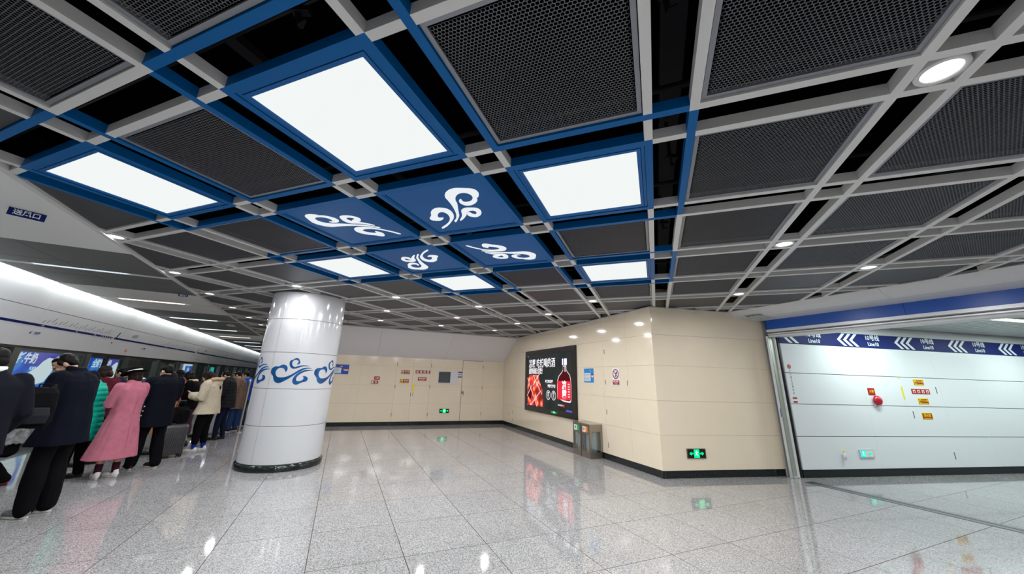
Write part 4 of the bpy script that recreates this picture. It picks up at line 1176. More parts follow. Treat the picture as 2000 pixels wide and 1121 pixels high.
# =================================================================== CORRIDOR FITTINGS
for (a, b, z0, z1, kind, lb) in ((3.47, 3.76, 1.80, 1.925, 'a', 'brown red fire sign on the white corridor wall, topmost of the column'),
      (3.35, 3.86, 1.615, 1.72, 'b', 'long red sign with four pale pictograms on the white corridor wall'),
      (3.46, 3.75, 1.40, 1.525, 'a2', 'orange red fire sign on the white wall, below the long pictogram sign'),
      (3.45, 3.74, 1.09, 1.225, 'd', 'brown red sign with yellow border on the white wall, lowest one')):
    t, w2, h2, y = sign('fire_sign', CW, DC, a, b, z0, z1, M['red'] if kind == 'b' else M['redb'], lb, border=M['yellow'] if kind != 'b' else None)
    if kind == 'b':
        for k in range(4):
            ob('icon_field', MB().bb(-.225 + k * .125, -.155 + k * .125, y - .001, y, -.034, .034), M['pale'], t); flame(t, -.19 + k * .125, 0, .05, y - .002, M['red'])
    elif kind == 'd':
        text('lettering', '消火栓', .07, M['yellow'], t, 0, .01, y, 'CENTER', .02); ob('line', MB().bb(-.1, .1, y - .001, y, -.048, -.04), M['yellow'], t)
    else:
        ob('icon_field', MB().bb(-w2 + .025, -w2 + .09, y - .001, y, -.045, .045), M['yellow'], t); flame(t, -w2 + .06, 0, .06, y - .002, M['redb'])
        text('lettering', '灭火器', .055, M['yellow'], t, .045, .012, y, 'CENTER', .01); ob('line', MB().bb(-.03, .11, y - .001, y, -.042, -.034), M['yellow'], t)
t, w2, h2, y = sign('alarm_notice', CW, DC, 2.14, 2.32, 1.565, 1.71, M['red'], 'small orange red notice above the red alarm bell, white wall')
text('lettering', '火警', .06, M['yellow'], t, 0, 0, y, 'CENTER', .01)
t = frame('alarm_bell', CW, DC, 2.29, 0, 1.455, label='round red alarm bell on the white corridor wall', cat='alarm bell')
ob('base_box', MB().bb(-.06, .06, -.03, 0, -.11, .05), M['pale'], t)
g_ = MB(); g_.lathe([(.0, .10), (.05, .095), (.09, .07), (.105, .035), (.105, .03), (.0, .03)], seg=28); o = ob('gong', g_, M['redcap'], t, True, rot=(pi / 2, 0, 0))
ob('cap_mark', MB().bb(.03, .075, -.085, -.08, -.01, .02), M['yellow'], t)
t, _, _, _ = sign('sticker', CW, DC, 3.075, 3.115, 1.50, 1.76, M['yellow'], 'long yellow sticker on the white corridor wall left of the red signs', 'sticker', th=.003, rr=.003)
t, _, _, _ = sign('sticker', CW, DC, 3.06, 3.11, 1.93, 1.95, M['yellow'], 'tiny yellow sticker above the long yellow one', 'sticker', th=.003, rr=.003)
for x_, z_ in ((4.075, 1.705), (3.23, 1.18), (4.05, .37)): slit(wc, x_, z_, .14, .018)
for x_, z0, z1 in ((3.13, .15, .74), (4.21, .15, 1.35)): pass
t = frame('wall_sensor', CW, DC, 1.13, 0, .40, label='small white sensor with a yellow tip low on the white wall', cat='sensor')
ob('body', MB().ell((0, -.03, -.02), (.035, .03, .065)), M['whitem'], t, True); ob('tip', MB().ell((-.005, -.03, .075), (.014, .014, .03)), M['yellow'], t, True)
ob('stem', MB().cap([(0, -.03, .03), (-.004, -.03, .06)], [.012, .012], 8), M['pale'], t, True)
t = frame('vertical_label', CW, DC, .235, 0, 0, label='vertical row of small marks and two red bars, left end of the white wall', cat='label')
ob('emblem', MB().lathe([(0, .003), (.045, .003), (.048, 0)], seg=20), mat('dull red print', (.45, .12, .10), .4), t, loc=(0, -.0, 2.09), rot=(pi / 2, 0, 0))
for k, ch in enumerate('小心碰头注意安全'):
    text('lettering', ch, .045, M['green'] if k in (2, 5) else M['linetxt'], t, .0, 2.0 - k * .063, -.002, 'CENTER')
ob('red_bar', MB().bb(-.05, .05, -.004, 0, 1.45, 1.48), M['red'], t); ob('red_bar', MB().bb(-.05, .05, -.004, 0, 1.375, 1.405), M['red'], t)

# =================================================================== COLUMN
CC = Vector((-4.31, 7.67, 0)); CR = .69
co = empty('round_column', CC, 0, 'thick white round column with a blue cloud band and black plinth', 'column')
JCOL = [0.115, 0.7355, 1.375, 2.03, 2.664, 3.20]
seams = [-98.3, -98.3 + 120, -98.3 + 240]
ob('core', MB().lathe([(CR - .012, .01), (CR - .012, 3.28)], seg=96), M['seamw'], co, True)
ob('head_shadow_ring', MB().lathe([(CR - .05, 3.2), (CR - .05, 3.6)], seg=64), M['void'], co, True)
for z0, z1 in zip(JCOL[:-1], JCOL[1:]):
    for a in seams:
        g = .16; a0, a1_ = R(a + g), R(a + 120 - g); n = 40; mb = MB()
        mb.lathe([(CR - .02, z0 + .004), (CR, z0 + .004), (CR, z1 - .004), (CR - .02, z1 - .004)], seg=n, a0=a0, a1=a1_)
        o = ob('enamel_panel', mb, M['white'], co)
        for p in o.data.polygons: p.use_smooth = True
        o.data.set_sharp_from_angle(angle=R(30))
ob('plinth', MB().lathe([(CR + .03, .002), (CR + .035, .09), (CR + .02, .105), (CR - .02, .11)], seg=72), M['base'], co, True)
MOTIF = [[[-76.23,1.671],[-74.99,1.69],[-74.26,1.717],[-74.33,1.743],[-75.21,1.769],[-76.9,1.79],[-79.15,1.802],[-81.94,1.803],[-84.25,1.793],[-86.42,1.773],[-88.56,1.77],[-91.56,1.77],[-94.49,1.76],[-96.89,1.739],[-97.92,1.708],[-98.03,1.673],[-97.08,1.639],[-95.2,1.614],[-93.28,1.595],[-92.43,1.563],[-91.26,1.529],[-89.23,1.5],[-86.71,1.481],[-83.76,1.474],[-80.77,1.481],[-77.67,1.499],[-73.49,1.531],[-68.84,1.571],[-64.27,1.616],[-59.67,1.662],[-54.95,1.703],[-50.61,1.732],[-45.99,1.75],[-40.35,1.751],[-44.79,1.765],[-49.67,1.762],[-54.25,1.748],[-58.53,1.72],[-63.74,1.669],[-68.38,1.628],[-73.2,1.597],[-77.63,1.581],[-82.33,1.575],[-85.98,1.582],[-88.6,1.607],[-90.11,1.641],[-90.29,1.68],[-89.07,1.715],[-86.54,1.738],[-83.81,1.746],[-80.9,1.74],[-78.5,1.72],[-77.07,1.694]],[[-62.78,1.819],[-60.31,1.819],[-59.01,1.835],[-58.67,1.857],[-59.39,1.879],[-60.31,1.901],[-61.86,1.925],[-64.01,1.934],[-66.28,1.93],[-67.98,1.91],[-69.5,1.9],[-71.69,1.89],[-72.96,1.863],[-73.08,1.827],[-72.15,1.788],[-70.36,1.758],[-67.75,1.739],[-64.74,1.737],[-61.59,1.747],[-57.91,1.768],[-54.1,1.784],[-50.09,1.79],[-44.43,1.789],[-48.91,1.805],[-53.75,1.806],[-58.32,1.797],[-62.07,1.78],[-64.89,1.769],[-67.39,1.781],[-68.91,1.807],[-69.57,1.838],[-69.04,1.869],[-67.38,1.892],[-64.81,1.898],[-62.69,1.89],[-61.25,1.869],[-61.39,1.847],[-62.51,1.833]],[[-37.43,1.718],[-43.28,1.711],[-48.69,1.695],[-53.71,1.664],[-57.78,1.623],[-59.84,1.583],[-60.11,1.548],[-58.97,1.524],[-56.88,1.516],[-54.31,1.522],[-51.81,1.535],[-50.42,1.555],[-50.33,1.582],[-51.83,1.605],[-49.53,1.611],[-46.64,1.603],[-44.52,1.579],[-44.06,1.548],[-45.08,1.522],[-47.29,1.506],[-50.6,1.498],[-53.7,1.48],[-56.68,1.458],[-59.89,1.453],[-62.74,1.47],[-64.55,1.504],[-64.87,1.547],[-63.62,1.595],[-60.73,1.644],[-56.69,1.685],[-51.72,1.714],[-45.63,1.726]]]
dA = 62.12
for k in range(-2, 4):
    for poly in MOTIF:
        n = len(poly); sm = []
        P = [Vector((a, z, 0)) for a, z in poly]
        for q in range(n):
            p0, p1, p2, p3 = P[q - 1], P[q], P[(q + 1) % n], P[(q + 2) % n]
            for u in (0, .5): sm.append(.5 * ((2 * p1) + (p2 - p0) * u + (2 * p0 - 5 * p1 + 4 * p2 - p3) * u * u + (3 * p1 - 3 * p2 + p3 - p0) * u ** 3))
        bm = bmesh.new(); vs = [bm.verts.new((p.x, p.y, 0)) for p in sm]
        fc = bm.faces.new(vs); bm.normal_update()
        bmesh.ops.triangulate(bm, faces=[fc], ngon_method='EAR_CLIP')
        for xx in range(-100, -36, 3):
            gg = bm.verts[:] + bm.edges[:] + bm.faces[:]
            bmesh.ops.bisect_plane(bm, geom=gg, plane_co=(xx, 0, 0), plane_no=(1, 0, 0))
        for v in bm.verts:
            a, z = R(v.co.x + dA * k), v.co.y
            v.co = Vector((cos(a) * (CR + .0015), sin(a) * (CR + .0015), z))
        bm.normal_update()
        me = bpy.data.meshes.new('cloud_motif'); bm.to_mesh(me); bm.free(); me.materials.append(M['motif'])
        me.polygons.foreach_set('use_smooth', [True] * len(me.polygons))
        link('cloud_motif', me, co)
# security camera beside the column head
t = empty('security_camera', (-5.35, 8.3, 3.1), R(200), 'small cream security camera under the ceiling at the left of the column head', 'camera')
ob('mount', MB().bb(-.02, .02, -.02, .02, 0, .14), M['pale'], t); ob('arm', MB().bb(-.02, .16, -.035, .035, -.02, .03), M['cream'], t)
ob('dome', MB().ell((0, 0, -.03), (.075, .075, .075)), M['cream'], t, True)

# =================================================================== WASTE BINS
def bin_unit(x, lb, lm, lab2):
    t = frame('recycling_bin', BC, RW, x, -.185, 0, label=lb, cat='bin')
    w2, d2, hh = .176, .165, .71
    fr = MB()
    for sx in (-1, 1):
        for sy in (-1, 1): fr.bb(sx * w2 - (sx > 0) * .045, sx * w2 + (sx < 0) * .045, sy * d2 - (sy > 0) * .045, sy * d2 + (sy < 0) * .045, 0, hh)
    fr.bb(-w2 + .045, w2 - .045, -d2, -d2 + .02, 0, .13); fr.bb(-w2 + .045, w2 - .045, -d2, -d2 + .02, .50, hh)
    fr.bb(-w2 + .045, w2 - .045, d2 - .02, d2, 0, hh)
    for sx in (-1, 1): fr.bb(min(sx * w2, sx * (w2 - .02)), max(sx * w2, sx * (w2 - .02)), -d2 + .045, d2 - .045, 0, .13); fr.bb(min(sx * w2, sx * (w2 - .02)), max(sx * w2, sx * (w2 - .02)), -d2 + .045, d2 - .045, .56, hh)
    ob('body', fr, M['steeld'], t)
    ob('lid', MB().bb(-w2 - .008, w2 + .008, -d2 - .01, d2 + .005, hh, hh + .018), M['steel'], t)
    ob('base_plate', MB().bb(-w2 + .02, w2 - .02, -d2 + .02, d2 - .02, .02, .04), M['steeld'], t)
    wd = MB().bb(-w2 + .045, w2 - .045, -d2 + .008, -d2 + .012, .13, .50)
    ob('front_window', wd, M['glassb'], t)
    for sx in (-1, 1): ob('side_window', MB().bb(sx * (w2 - .012) - .002, sx * (w2 - .012) + .002, -d2 + .045, d2 - .045, .13, .56), M['glassb'], t)
    bg = MB().loft([(0, 0, .05, .09, .09), (0, 0, .12, .12, .11), (0.01, 0, .3, .13, .125), (0, 0, .5, .12, .11), (0, 0, .62, .13, .12)], 20)
    ob('liner_bag', bg, M['bag'], t, True)
    ob('rubbish', MB().ell((.05, -.10, .14), (.06, .045, .06)), M['bagn'], t, True)
    ob('label', MB().bb(-.12, .01, -d2 - .004, -d2, .54, .66), M['pale'], t); ob('label', MB().bb(.01, .09, -d2 - .004, -d2, .54, .66), lm, t, label=lab2)
    ob('pictogram', MB().prism([(-.09, -d2 - .005, .58), (-.03, -d2 - .005, .58), (-.02, -d2 - .005, .63), (-.1, -d2 - .005, .63)], (0, -.001, 0)), lm, t)
bin_unit(dw(2.385), 'stainless steel bin with a green label, left one of the pair under the screen', M['green'], 'green half label')
bin_unit(dw(2.01), 'stainless steel bin with an orange label, right one of the pair by the cream wall', M['orange'], 'orange half label')

# =================================================================== STANCHION
t = empty('belt_stanchion', (-7.63, 11.22, 0), 0, 'slim steel belt post standing between the people and the column', 'post')
ob('base', MB().lathe([(0, .03), (.05, .03), (.15, .018), (.165, .006), (.165, .001)], seg=32), M['steeld'], t, True)
ob('pole', MB().lathe([(.03, .02), (.03, 1.35)], seg=16), M['steel'], t, True)
ob('head', MB().lathe([(.03, 1.35), (.032, 1.36), (.032, 1.44), (.02, 1.46), (0, 1.462)], seg=16), M['steel'], t, True)
# =================================================================== ROOM BEHIND THE CAMERA
t = empty('wall_front', (0, 0, 0), kind='structure')
mb = MB(); a, b = pp(-5.4, -12), pp(16, -12); mb.prism([(a.x, a.y, 0), (b.x, b.y, 0), (b.x, b.y, 3.6), (a.x, a.y, 3.6)], -PD * .2); ob('wall_sheet', mb, M['cream'], t)
t = empty('wall_far_right', (0, 0, 0), kind='structure')
mb = MB(); a = OP + DO * 10.5 ; b = a + Vector((2, -9, 0)); mb.prism([(a.x, a.y, 0), (b.x, b.y, 0), (b.x, b.y, 3.6), (a.x, a.y, 3.6)], (.2, 0, 0)); ob('wall_sheet', mb, M['cream'], t)

# =================================================================== PEOPLE
SK = mat('skin', (0.50, 0.30, 0.21), 0.5, noise_s=20, noise_a=0.06)
EYE = mat('eye dark', (0.02, 0.015, 0.012), 0.25)
LIP = mat('lips', (0.42, 0.16, 0.13), 0.5)
def cloth(name, c, r=.85, a=.10, s=9): return mat(name, c, r, spec=.08, noise_s=s, noise_a=a)
HAIRB = mat('black hair', (0.004, 0.003, 0.003), .5, spec=.12, noise_s=60, noise_a=.4, stretch=(6, 6, 1))
HAIRN = mat('brown hair', (0.014, 0.007, 0.006), .5, spec=.12, noise_s=60, noise_a=.4, stretch=(6, 6, 1))
SHB = mat('black leather', (0.012, 0.011, 0.011), .3)
def remesh(mb, name, m_, parent, voxel, smooth=2, fold=0.0, fz=2.2, quilt=0.0, mats=None, seed=0.0, trim=None):
    me = mb.mesh('tmp', m_); o = bpy.data.objects.new('tmp', me); COL.objects.link(o)
    md = o.modifiers.new('r', 'REMESH'); md.mode = 'VOXEL'; md.voxel_size = voxel; md.adaptivity = 0
    if smooth:
        s = o.modifiers.new('s', 'SMOOTH'); s.iterations = smooth; s.factor = .5
    dg = bpy.context.evaluated_depsgraph_get()
    me2 = bpy.data.meshes.new_from_object(o.evaluated_get(dg))
    bpy.data.objects.remove(o); bpy.data.meshes.remove(me)
    me2.name = name
    if fold or quilt:
        ns = [v.normal.copy() for v in me2.vertices]
        for v, n in zip(me2.vertices, ns):
            p = v.co; d = 0
            if fold: d += fold * (noise.noise((p.x * 9 + seed, p.y * 9, p.z * fz)) + .5 * noise.noise((p.x * 20, p.y * 20 + seed, p.z * fz * 2.5)))
            if quilt: d += quilt * (abs(sin(pi * p.z / .085)) - .6)
            v.co = p + n * d
    me2.materials.clear(); me2.materials.append(m_)
    me2.polygons.foreach_set('use_smooth', [True] * len(me2.polygons)); me2.update()
    return link(name, me2, parent)

def hand_geo(mb, w, f, n, s=1.0, curl=.6, side=1):
    """w wrist, f finger direction, n back-of-hand normal"""
    w, f, n = Vector(w), Vector(f).normalized(), Vector(n).normalized(); u = f.cross(n).normalized() * side
    n = u.cross(f).normalized() * side
    rot = Matrix((u, f, n)).transposed()
    mb.ell(w + f * .048 * s, (.040 * s, .052 * s, .015 * s), rot)
    mb.cap([w - f * .03, w + f * .02], [.024 * s, .026 * s], 10)
    L = (.036, .042, .039, .030)
    for k in range(4):
        r0 = w + f * .088 * s + u * ((k - 1.5) * .0205 * s)
        d1 = (f - n * curl * .5).normalized(); d2 = (f - n * curl * 1.6).normalized()
        a = r0 + d1 * L[k] * s; b = a + d2 * L[k] * .8 * s
        mb.cap([r0 - f * .03 * s, r0, a, b], [.0095 * s, .0095 * s, .0088 * s, .0075 * s], 8)
    t0 = w + f * .028 * s - u * .034 * s
    t1 = t0 + (f * .6 - u * .7 - n * .3).normalized() * .036 * s; t2 = t1 + (f * .95 - u * .1 - n * .35).normalized() * .03 * s
    mb.cap([t0 + u * .015, t0, t1, t2], [.012 * s, .0125 * s, .0105 * s, .009 * s], 8)

def person(label, loc, heading, Ht=1.72, head=(30, 0), lean=.10, coat=None, trousers=None, shoes=None, hair=None, hand_style='phone', vox=.010, feet=((-.10, .06), (.11, -.06)), foot_turn=(8, -8), extras=None, female=False, skin=SK, hf=.12, bulk=1.0, hat=None, squat=0.0, arm_up=0.0, lower=None):
    t = empty('person', (loc[0], loc[1], 0), -R(heading), label, 'person')
    k = Ht / 1.72
    sw = (.172 if female else .188) * bulk
    def sp(z): return (0.0, (lean * max(0, z - .9)) - squat * .0)
    dz = -squat
    zH = .92 + dz; zS = 1.415 + dz
    hipx = .085
    shy = sp(1.4)[1]
    S_L, S_R = Vector((-sw, shy, zS)), Vector((sw, shy, zS))
    neck0 = Vector((0, shy + .005, zS + .02)); hc = Vector((0, shy + hf, zS + .17 - hf * .25))
    hr = Matrix.Rotation(R(head[1]), 3, 'Z') @ Matrix.Rotation(-R(head[0]), 3, 'X')
    def hp(x, y, z): return hc + hr @ Vector((x, y, z))
    body = MB()
    # trunk
    body.loft([(0, 0, .86 + dz, .13, .10), (0, 0, .95 + dz, .155, .115), (0, sp(1.08)[1], 1.08 + dz, .135, .10), (0, sp(1.25)[1], 1.25 + dz, .155, .105), (0, sp(1.38)[1], 1.38 + dz, sw - .02, .10), (0, sp(1.44)[1], 1.44 + dz, .09, .06)])
    body.cap([neck0 - Vector((0, 0, .05)), neck0 + (hc - neck0) * .35, hc + hr @ Vector((0, -.035, -.05))], [.056, .05, .048] if not female else [.05, .043, .042])
    # head: skull, jaw, nose, ears, brow, lips, chin
    body.ell(hp(0, -.012, .03), (.074, .094, .088), hr, 20, 14)
    body.ell(hp(0, .018, -.035), (.058, .066, .072), hr, 16, 10)
    body.ell(hp(0, .052, -.085), (.026, .022, .020), hr)
    body.ell(hp(0, .088, -.012), (.011, .014, .022), hr); body.ell(hp(0, .094, -.026), (.015, .013, .011), hr)
    body.ell(hp(0, .074, .018), (.045, .016, .012), hr)
    body.ell(hp(-.033, .066, -.022), (.020, .016, .018), hr); body.ell(hp(.033, .066, -.022), (.020, .016, .018), hr)
    body.ell(hp(0, .077, -.057), (.020, .010, .009), hr)
    for s in (-1, 1):
        body.ell(hp(s * .075, -.008, -.008), (.009, .020, .033), hr @ Matrix.Rotation(R(s * 18), 3, 'Z'))
    # legs
    feetp = []
    for s, (fx, fy_), ft in ((-1, feet[0], foot_turn[0]), (1, feet[1], foot_turn[1])):
        hip = Vector((s * hipx, 0, zH)); an = Vector((fx, fy_, .085)); 
        kn = (hip + an) / 2 + Vector((0, .035 + squat * .75, .02 + squat * .25))
        body.cap([hip, kn, kn + (an - kn) * .35, an], [.082, .055, .052, .036]); body.cap([an, an + Matrix.Rotation(R(-ft), 3, 'Z') @ Vector((0, .13, -.045))], [.036, .026])
        feetp.append((hip, kn, an, ft))
    # arms
    arms = []
    for s, S0 in ((-1, S_L), (1, S_R)):
        st = hand_style if isinstance(hand_style, str) else hand_style[0 if s < 0 else 1]
        if st == 'phone':
            el = Vector((s * (sw + .045), shy + .03, 1.12 + dz)); wr = Vector((s * .085, shy + .275, 1.155 + dz + arm_up)); f = Vector((-s * .45, .6, .25)); n = Vector((s * .75, .15, -.5))
            n = Vector((s * .3, -.1, -1)); 
        elif st == 'chest':
            el = Vector((s * (sw + .05), shy + .05, 1.13 + dz)); wr = Vector((s * .05, shy + .20, 1.22 + dz)); f = Vector((-s * .8, .3, .2)); n = Vector((0, .8, .3))
        elif st == 'pocket':
            el = Vector((s * (sw + .065), shy - .06, 1.13 + dz)); wr = Vector((s * (sw - .01), shy + .08, .93 + dz)); f = Vector((0, .3, -1)); n = Vector((s, 0, 0))
        else:
            el = Vector((s * (sw + .05), shy - .01, 1.12 + dz)); wr = Vector((s * (sw + .06), shy + .06, .87 + dz)); f = Vector((0, .12, -1)); n = Vector((s, 0, 0))
        body.cap([S0, el, wr], [.050, .037, .026])
        hand_geo(body, wr, f, n, .95 if female else 1.05, .7, -s if st != 'down' else s)
        arms.append((S0, el, wr, st, f))
    remesh(body, 'body', skin, t, vox * .75, 1)
    for s in (-1, 1):
        e = MB().ell(hp(s * .031, .080, .000), (.012, .007, .006), hr); ob('eye', e, EYE, t, True)
        e = MB().ell(hp(s * .031, .084, .018), (.017, .005, .0035), hr); ob('eyebrow', e, HAIRB, t, True)
    ob('mouth', MB().ell(hp(0, .0845, -.058), (.019, .005, .0045), hr), LIP, t, True)
    # ---- trousers
    if trousers:
        m_, r1, r2, z_end = trousers
        mb = MB()
        mb.loft([(0, 0, .84 + dz, .15, .12), (0, 0, .94 + dz, .17, .13), (0, 0, 1.02 + dz, .155, .115)])
        for hip, kn, an, ft in feetp:
            e = an + (kn - an) * max(0, (z_end - .085) / .4)
            mb.cap([hip - Vector((0, 0, .03)), kn, kn + (e - kn) * .5, e], [.098 * r1, .078 * r1, .074 * r2, .066 * r2])
        remesh(mb, 'trousers', m_, t, vox, 2, .010, 3.5, seed=loc[0])
    # ---- shoes
    sm, sole, sock = shoes
    for hip, kn, an, ft in feetp:
        rr = Matrix.Rotation(R(-ft), 3, 'Z')
        def q(x, y, z): return Vector((an.x, an.y, 0)) + rr @ Vector((x, y, z))
        mb = MB()
        mb.ell(q(0, .09, .045), (.047, .125, .036), rr, 18, 10); mb.ell(q(0, -.01, .055), (.040, .062, .052), rr); mb.ell(q(0, .155, .035), (.044, .06, .028), rr)
        mb.cap([q(0, .0, .05), q(0, -.005, .10)], [.045, .043])
        sh = remesh(mb, 'shoe', sm, t, .008, 1)
        so_ = MB(); pts = []
        for a in range(24):
            b = 2 * pi * a / 24; y_ = .072 + .138 * sin(b); x_ = (.046 - (.012 if sin(b) < -.3 else 0)) * cos(b); pts.append(q(x_, y_, .003))
        so_.prism(pts, (0, 0, .020)); ob('sole', so_, sole, sh)
        if sock: remesh(MB().cap([an + Vector((0, 0, -.01)), an + (kn - an) * .28], [.045, .05]), 'sock', sock, t, .01, 1)
    # ---- coat
    if coat:
        m_ = coat['m']; hem = coat['hem'] + dz * .3; fl = coat.get('flare', .03); th = coat.get('th', .02); q = coat.get('quilt', 0)
        mb = MB()
        hb_ = coat.get('back', 0)
        rings = []
        for z in [hem + (.95 - hem) * u_ for u_ in (0, .33, .66)] if hem < .9 else [hem]:
            u_ = (.95 - z) / (.95 - hem + 1e-6) if hem < .9 else 0
            rings.append((0, fl * .2 * u_ - hb_ * u_, z + (dz if hem >= .9 else 0), .175 + th + fl * u_, .135 + th + fl * .8 * u_))
        rings += [(0, 0, .98 + dz, .170 + th, .13 + th), (0, sp(1.12)[1], 1.12 + dz, .168 + th, .128 + th), (0, sp(1.27)[1], 1.27 + dz, .182 + th, .132 + th),
                  (0, sp(1.37)[1], 1.37 + dz, sw + .012 + th, .118 + th), (0, sp(1.43)[1], 1.43 + dz, sw - .035 + th, .09 + th), (0, sp(1.47)[1] - .005, 1.472 + dz, .085 + th * .5, .07 + th * .5)]
        mb.loft(rings, 36)
        for S0, el, wr, st, f in arms:
            e = wr - Vector(f).normalized() * .005
            if st == 'pocket': e = wr + Vector((0, .02, -.03))
            mb.cap([S0 - Vector((0, 0, .01)), (S0 + el) / 2, el, (el + e) / 2, e], [.066 + th * .6, .06 + th * .7, .053 + th * .7, .048 + th * .7, .043 + th * .6])
        if coat.get('collar'):
            c_ = coat['collar']
            mb.loft([(0, sp(1.45)[1], 1.44 + dz, .10, .085), (0, sp(1.5)[1] + .0, 1.49 + dz, .078 + c_ * .1, .075), (0, sp(1.5)[1] + .012, 1.51 + dz + c_ * .3, .072 + c_ * .1, .072)])
        remesh(mb, coat.get('name', 'coat'), m_, t, vox * 1.1, 2, coat.get('fold', .010), coat.get('fz', 2.2), q, seed=loc[1])
    # ---- hair
    if hair:
        hm, style = hair
        mb = MB()
        if style == 'short':
            mb.ell(hp(0, -.036, .046), (.081, .082, .076), hr, 20, 14); mb.ell(hp(0, -.062, .0), (.072, .052, .066), hr); mb.ell(hp(0, .018, .078), (.062, .050, .034), hr)
            for s in (-1, 1): mb.ell(hp(s * .068, .012, .032), (.012, .024, .034), hr)
        elif style == 'bob':
            mb.ell(hp(0, -.025, .045), (.09, .10, .085), hr, 20, 14); mb.ell(hp(0, -.06, -.03), (.085, .055, .085), hr)
            for s in (-1, 1): mb.ell(hp(s * .075, -.01, -.02), (.022, .045, .08), hr)
        else:
            mb.ell(hp(0, -.025, .045), (.088, .10, .085), hr, 20, 14)
            mb.cap([hp(0, -.07, .0), hp(0, -.09, -.12), Vector((0, shy - .13, zS - .08)), Vector((0, shy - .15, zS - .26))], [.075, .075, .07, .045])
            for s in (-1, 1): mb.cap([hp(s * .07, 0, .03), hp(s * .082, -.005, -.06), hp(s * .08, -.02, -.15)], [.022, .027, .02])
        remesh(mb, 'hair', hm, t, .009, 1, .006, 12)
    if hat:
        hm, bm_ = hat
        b = MB().lathe([(0, .0), (.155, -.012), (.165, -.002), (.16, .004), (.09, .012), (.088, .012)], seg=36)
        for v in b.v: v.z += .02 * (abs(v.x) / .16) ** 2; 
        c_ = MB().lathe([(.094, .0), (.096, .05), (.088, .095), (.06, .105), (0, .095)], seg=36)
        d_ = MB().lathe([(.0955, .004), (.0975, .006), (.0975, .040), (.0955, .042)], seg=36)
        hh_ = Matrix.Translation(hp(0, -.015, .068)) @ (hr @ Matrix.Rotation(R(-6), 3, 'X')).to_4x4()
        for nm, g_, mm in (('hat_brim', b, hm), ('hat_crown', c_, hm), ('hat_band', d_, bm_)):
            for v in g_.v: v.x *= 1.0; v.y *= 1.12
            g_.v = [hh_ @ v for v in g_.v]; ob(nm, g_, mm, t, True)
    if extras: extras(t, dict(hp=hp, hr=hr, shy=shy, sp=sp, sw=sw, zS=zS, arms=arms, dz=dz, hc=hc, vox=vox))
    t.scale = (k, k, k)
    return t, arms
def held_phone(t, arms, which, label, m_=None, k=1.0):
    """a phone lying in the hand, a thing of its own"""
    bpy.context.view_layer.update()
    S0, el, wr, st, f = arms[which]
    s = -1 if which == 0 else 1
    p = t.matrix_world @ (wr + Vector(f).normalized() * .085 + Vector((0, .0, .035)))
    rz = t.rotation_euler[2]
    o = empty('phone', p, rz + R(0), label, 'phone', rot=(R(35), 0, rz))
    mb = MB(); mb.prism(rrect(-.036, .036, -.07, .07, .008, 0), (0, .008, 0)); 
    mb.v = [Matrix.Rotation(R(-90), 3, 'X') @ v for v in mb.v]
    ob('case', mb, m_ or M['blackm'], o)
    ob('screen', MB().bb(-.032, .032, -.064, .064, .0002, .0016), PHS, o)
PHS = emis('phone screen', (.55, .65, .8), .5)
navy = cloth('dark navy wool', (.0035, .0045, .010)); blk = cloth('black cloth', (.003, .003, .004)); blk2 = cloth('black trousers', (.004, .004, .005))
suit = cloth('dark suit', (.005, .006, .010)); teal = cloth('teal puffer', (.005, .36, .26), .5); pink = cloth('dusty pink wool', (.42, .135, .185), .9, .12, 14)
maroon = cloth('maroon cloth', (.07, .008, .016)); parka = cloth('cream parka', (.52, .45, .34), .8); fur = mat('tan fur', (.50, .36, .22), .95, noise_s=120, noise_a=.4, bump=1.0)
green = cloth('olive green jacket', (.09, .15, .04)); brown = cloth('brown coat', (.15, .10, .075)); bluec = cloth('blue jacket', (.01, .06, .36)); orng = cloth('orange coat', (.62, .25, .11)); rose = cloth('rose pink coat', (.50, .09, .28))
plum = cloth('plum skirt coat', (.06, .03, .045)); greyn = cloth('navy down coat', (.015, .025, .06), .5); jean = cloth('blue jeans', (.02, .045, .13)); camo = mat('camouflage cloth', (.22, .23, .24), .85, noise_s=14, noise_a=.8)
tan = cloth('tan stockings', (.42, .25, .11), .7); sockd = cloth('dark striped socks', (.035, .008, .016)); grs = cloth('grey sneaker', (.16, .16, .165), .6, .3, 40); wts = cloth('white sneaker', (.68, .67, .68), .5, .06); brs = cloth('dark red canvas shoe', (.05, .012, .015)); sole = mat('pale sole', (.55, .54, .5), .6)
redl = mat('red leather', (.32, .015, .015), .3)
HT = -116.5
def dirp(px, dist):
    return None

# suit man at the left edge
t1, a1_ = person('person in a dark suit with a white collar, cut off at the left edge', (-4.74, 3.51), -78, 1.84, (12, 25), .10,
    dict(m=suit, hem=.80, flare=.02, name='suit_jacket', collar=.05, fold=.008), (blk2, 1.05, 1.1, .06), (SHB, SHB, None), (HAIRB, 'short'), 'pocket', .011, hf=.09,
    extras=lambda t, g: ob('shirt_collar', MB().lathe([(.068, -.02), (.076, -.03), (.079, .022), (.07, .03), (.066, .02)], c=(0, g['shy'] + .01, g['zS'] + .085), seg=28), M['wtxt'], t, True))
# man in long navy coat
def buttons(t, g): pass
t2, a2_ = person('person in a long navy coat and grey sneakers looking down at a phone, foreground left', (-5.45, 4.86), -103, 1.86, (40, 34), .12,
    dict(m=navy, hem=.70, flare=.05, th=.035, collar=.06, fold=.012), (blk, 1.1, 1.22, .05), (grs, sole, None), (HAIRB, 'short'), 'phone', .008, feet=((-.09, .02), (.10, -.02)), foot_turn=(14, 4), hf=.15, bulk=1.08, arm_up=.02)
held_phone(t2, a2_, 0, 'black phone held by the person in the long navy coat')
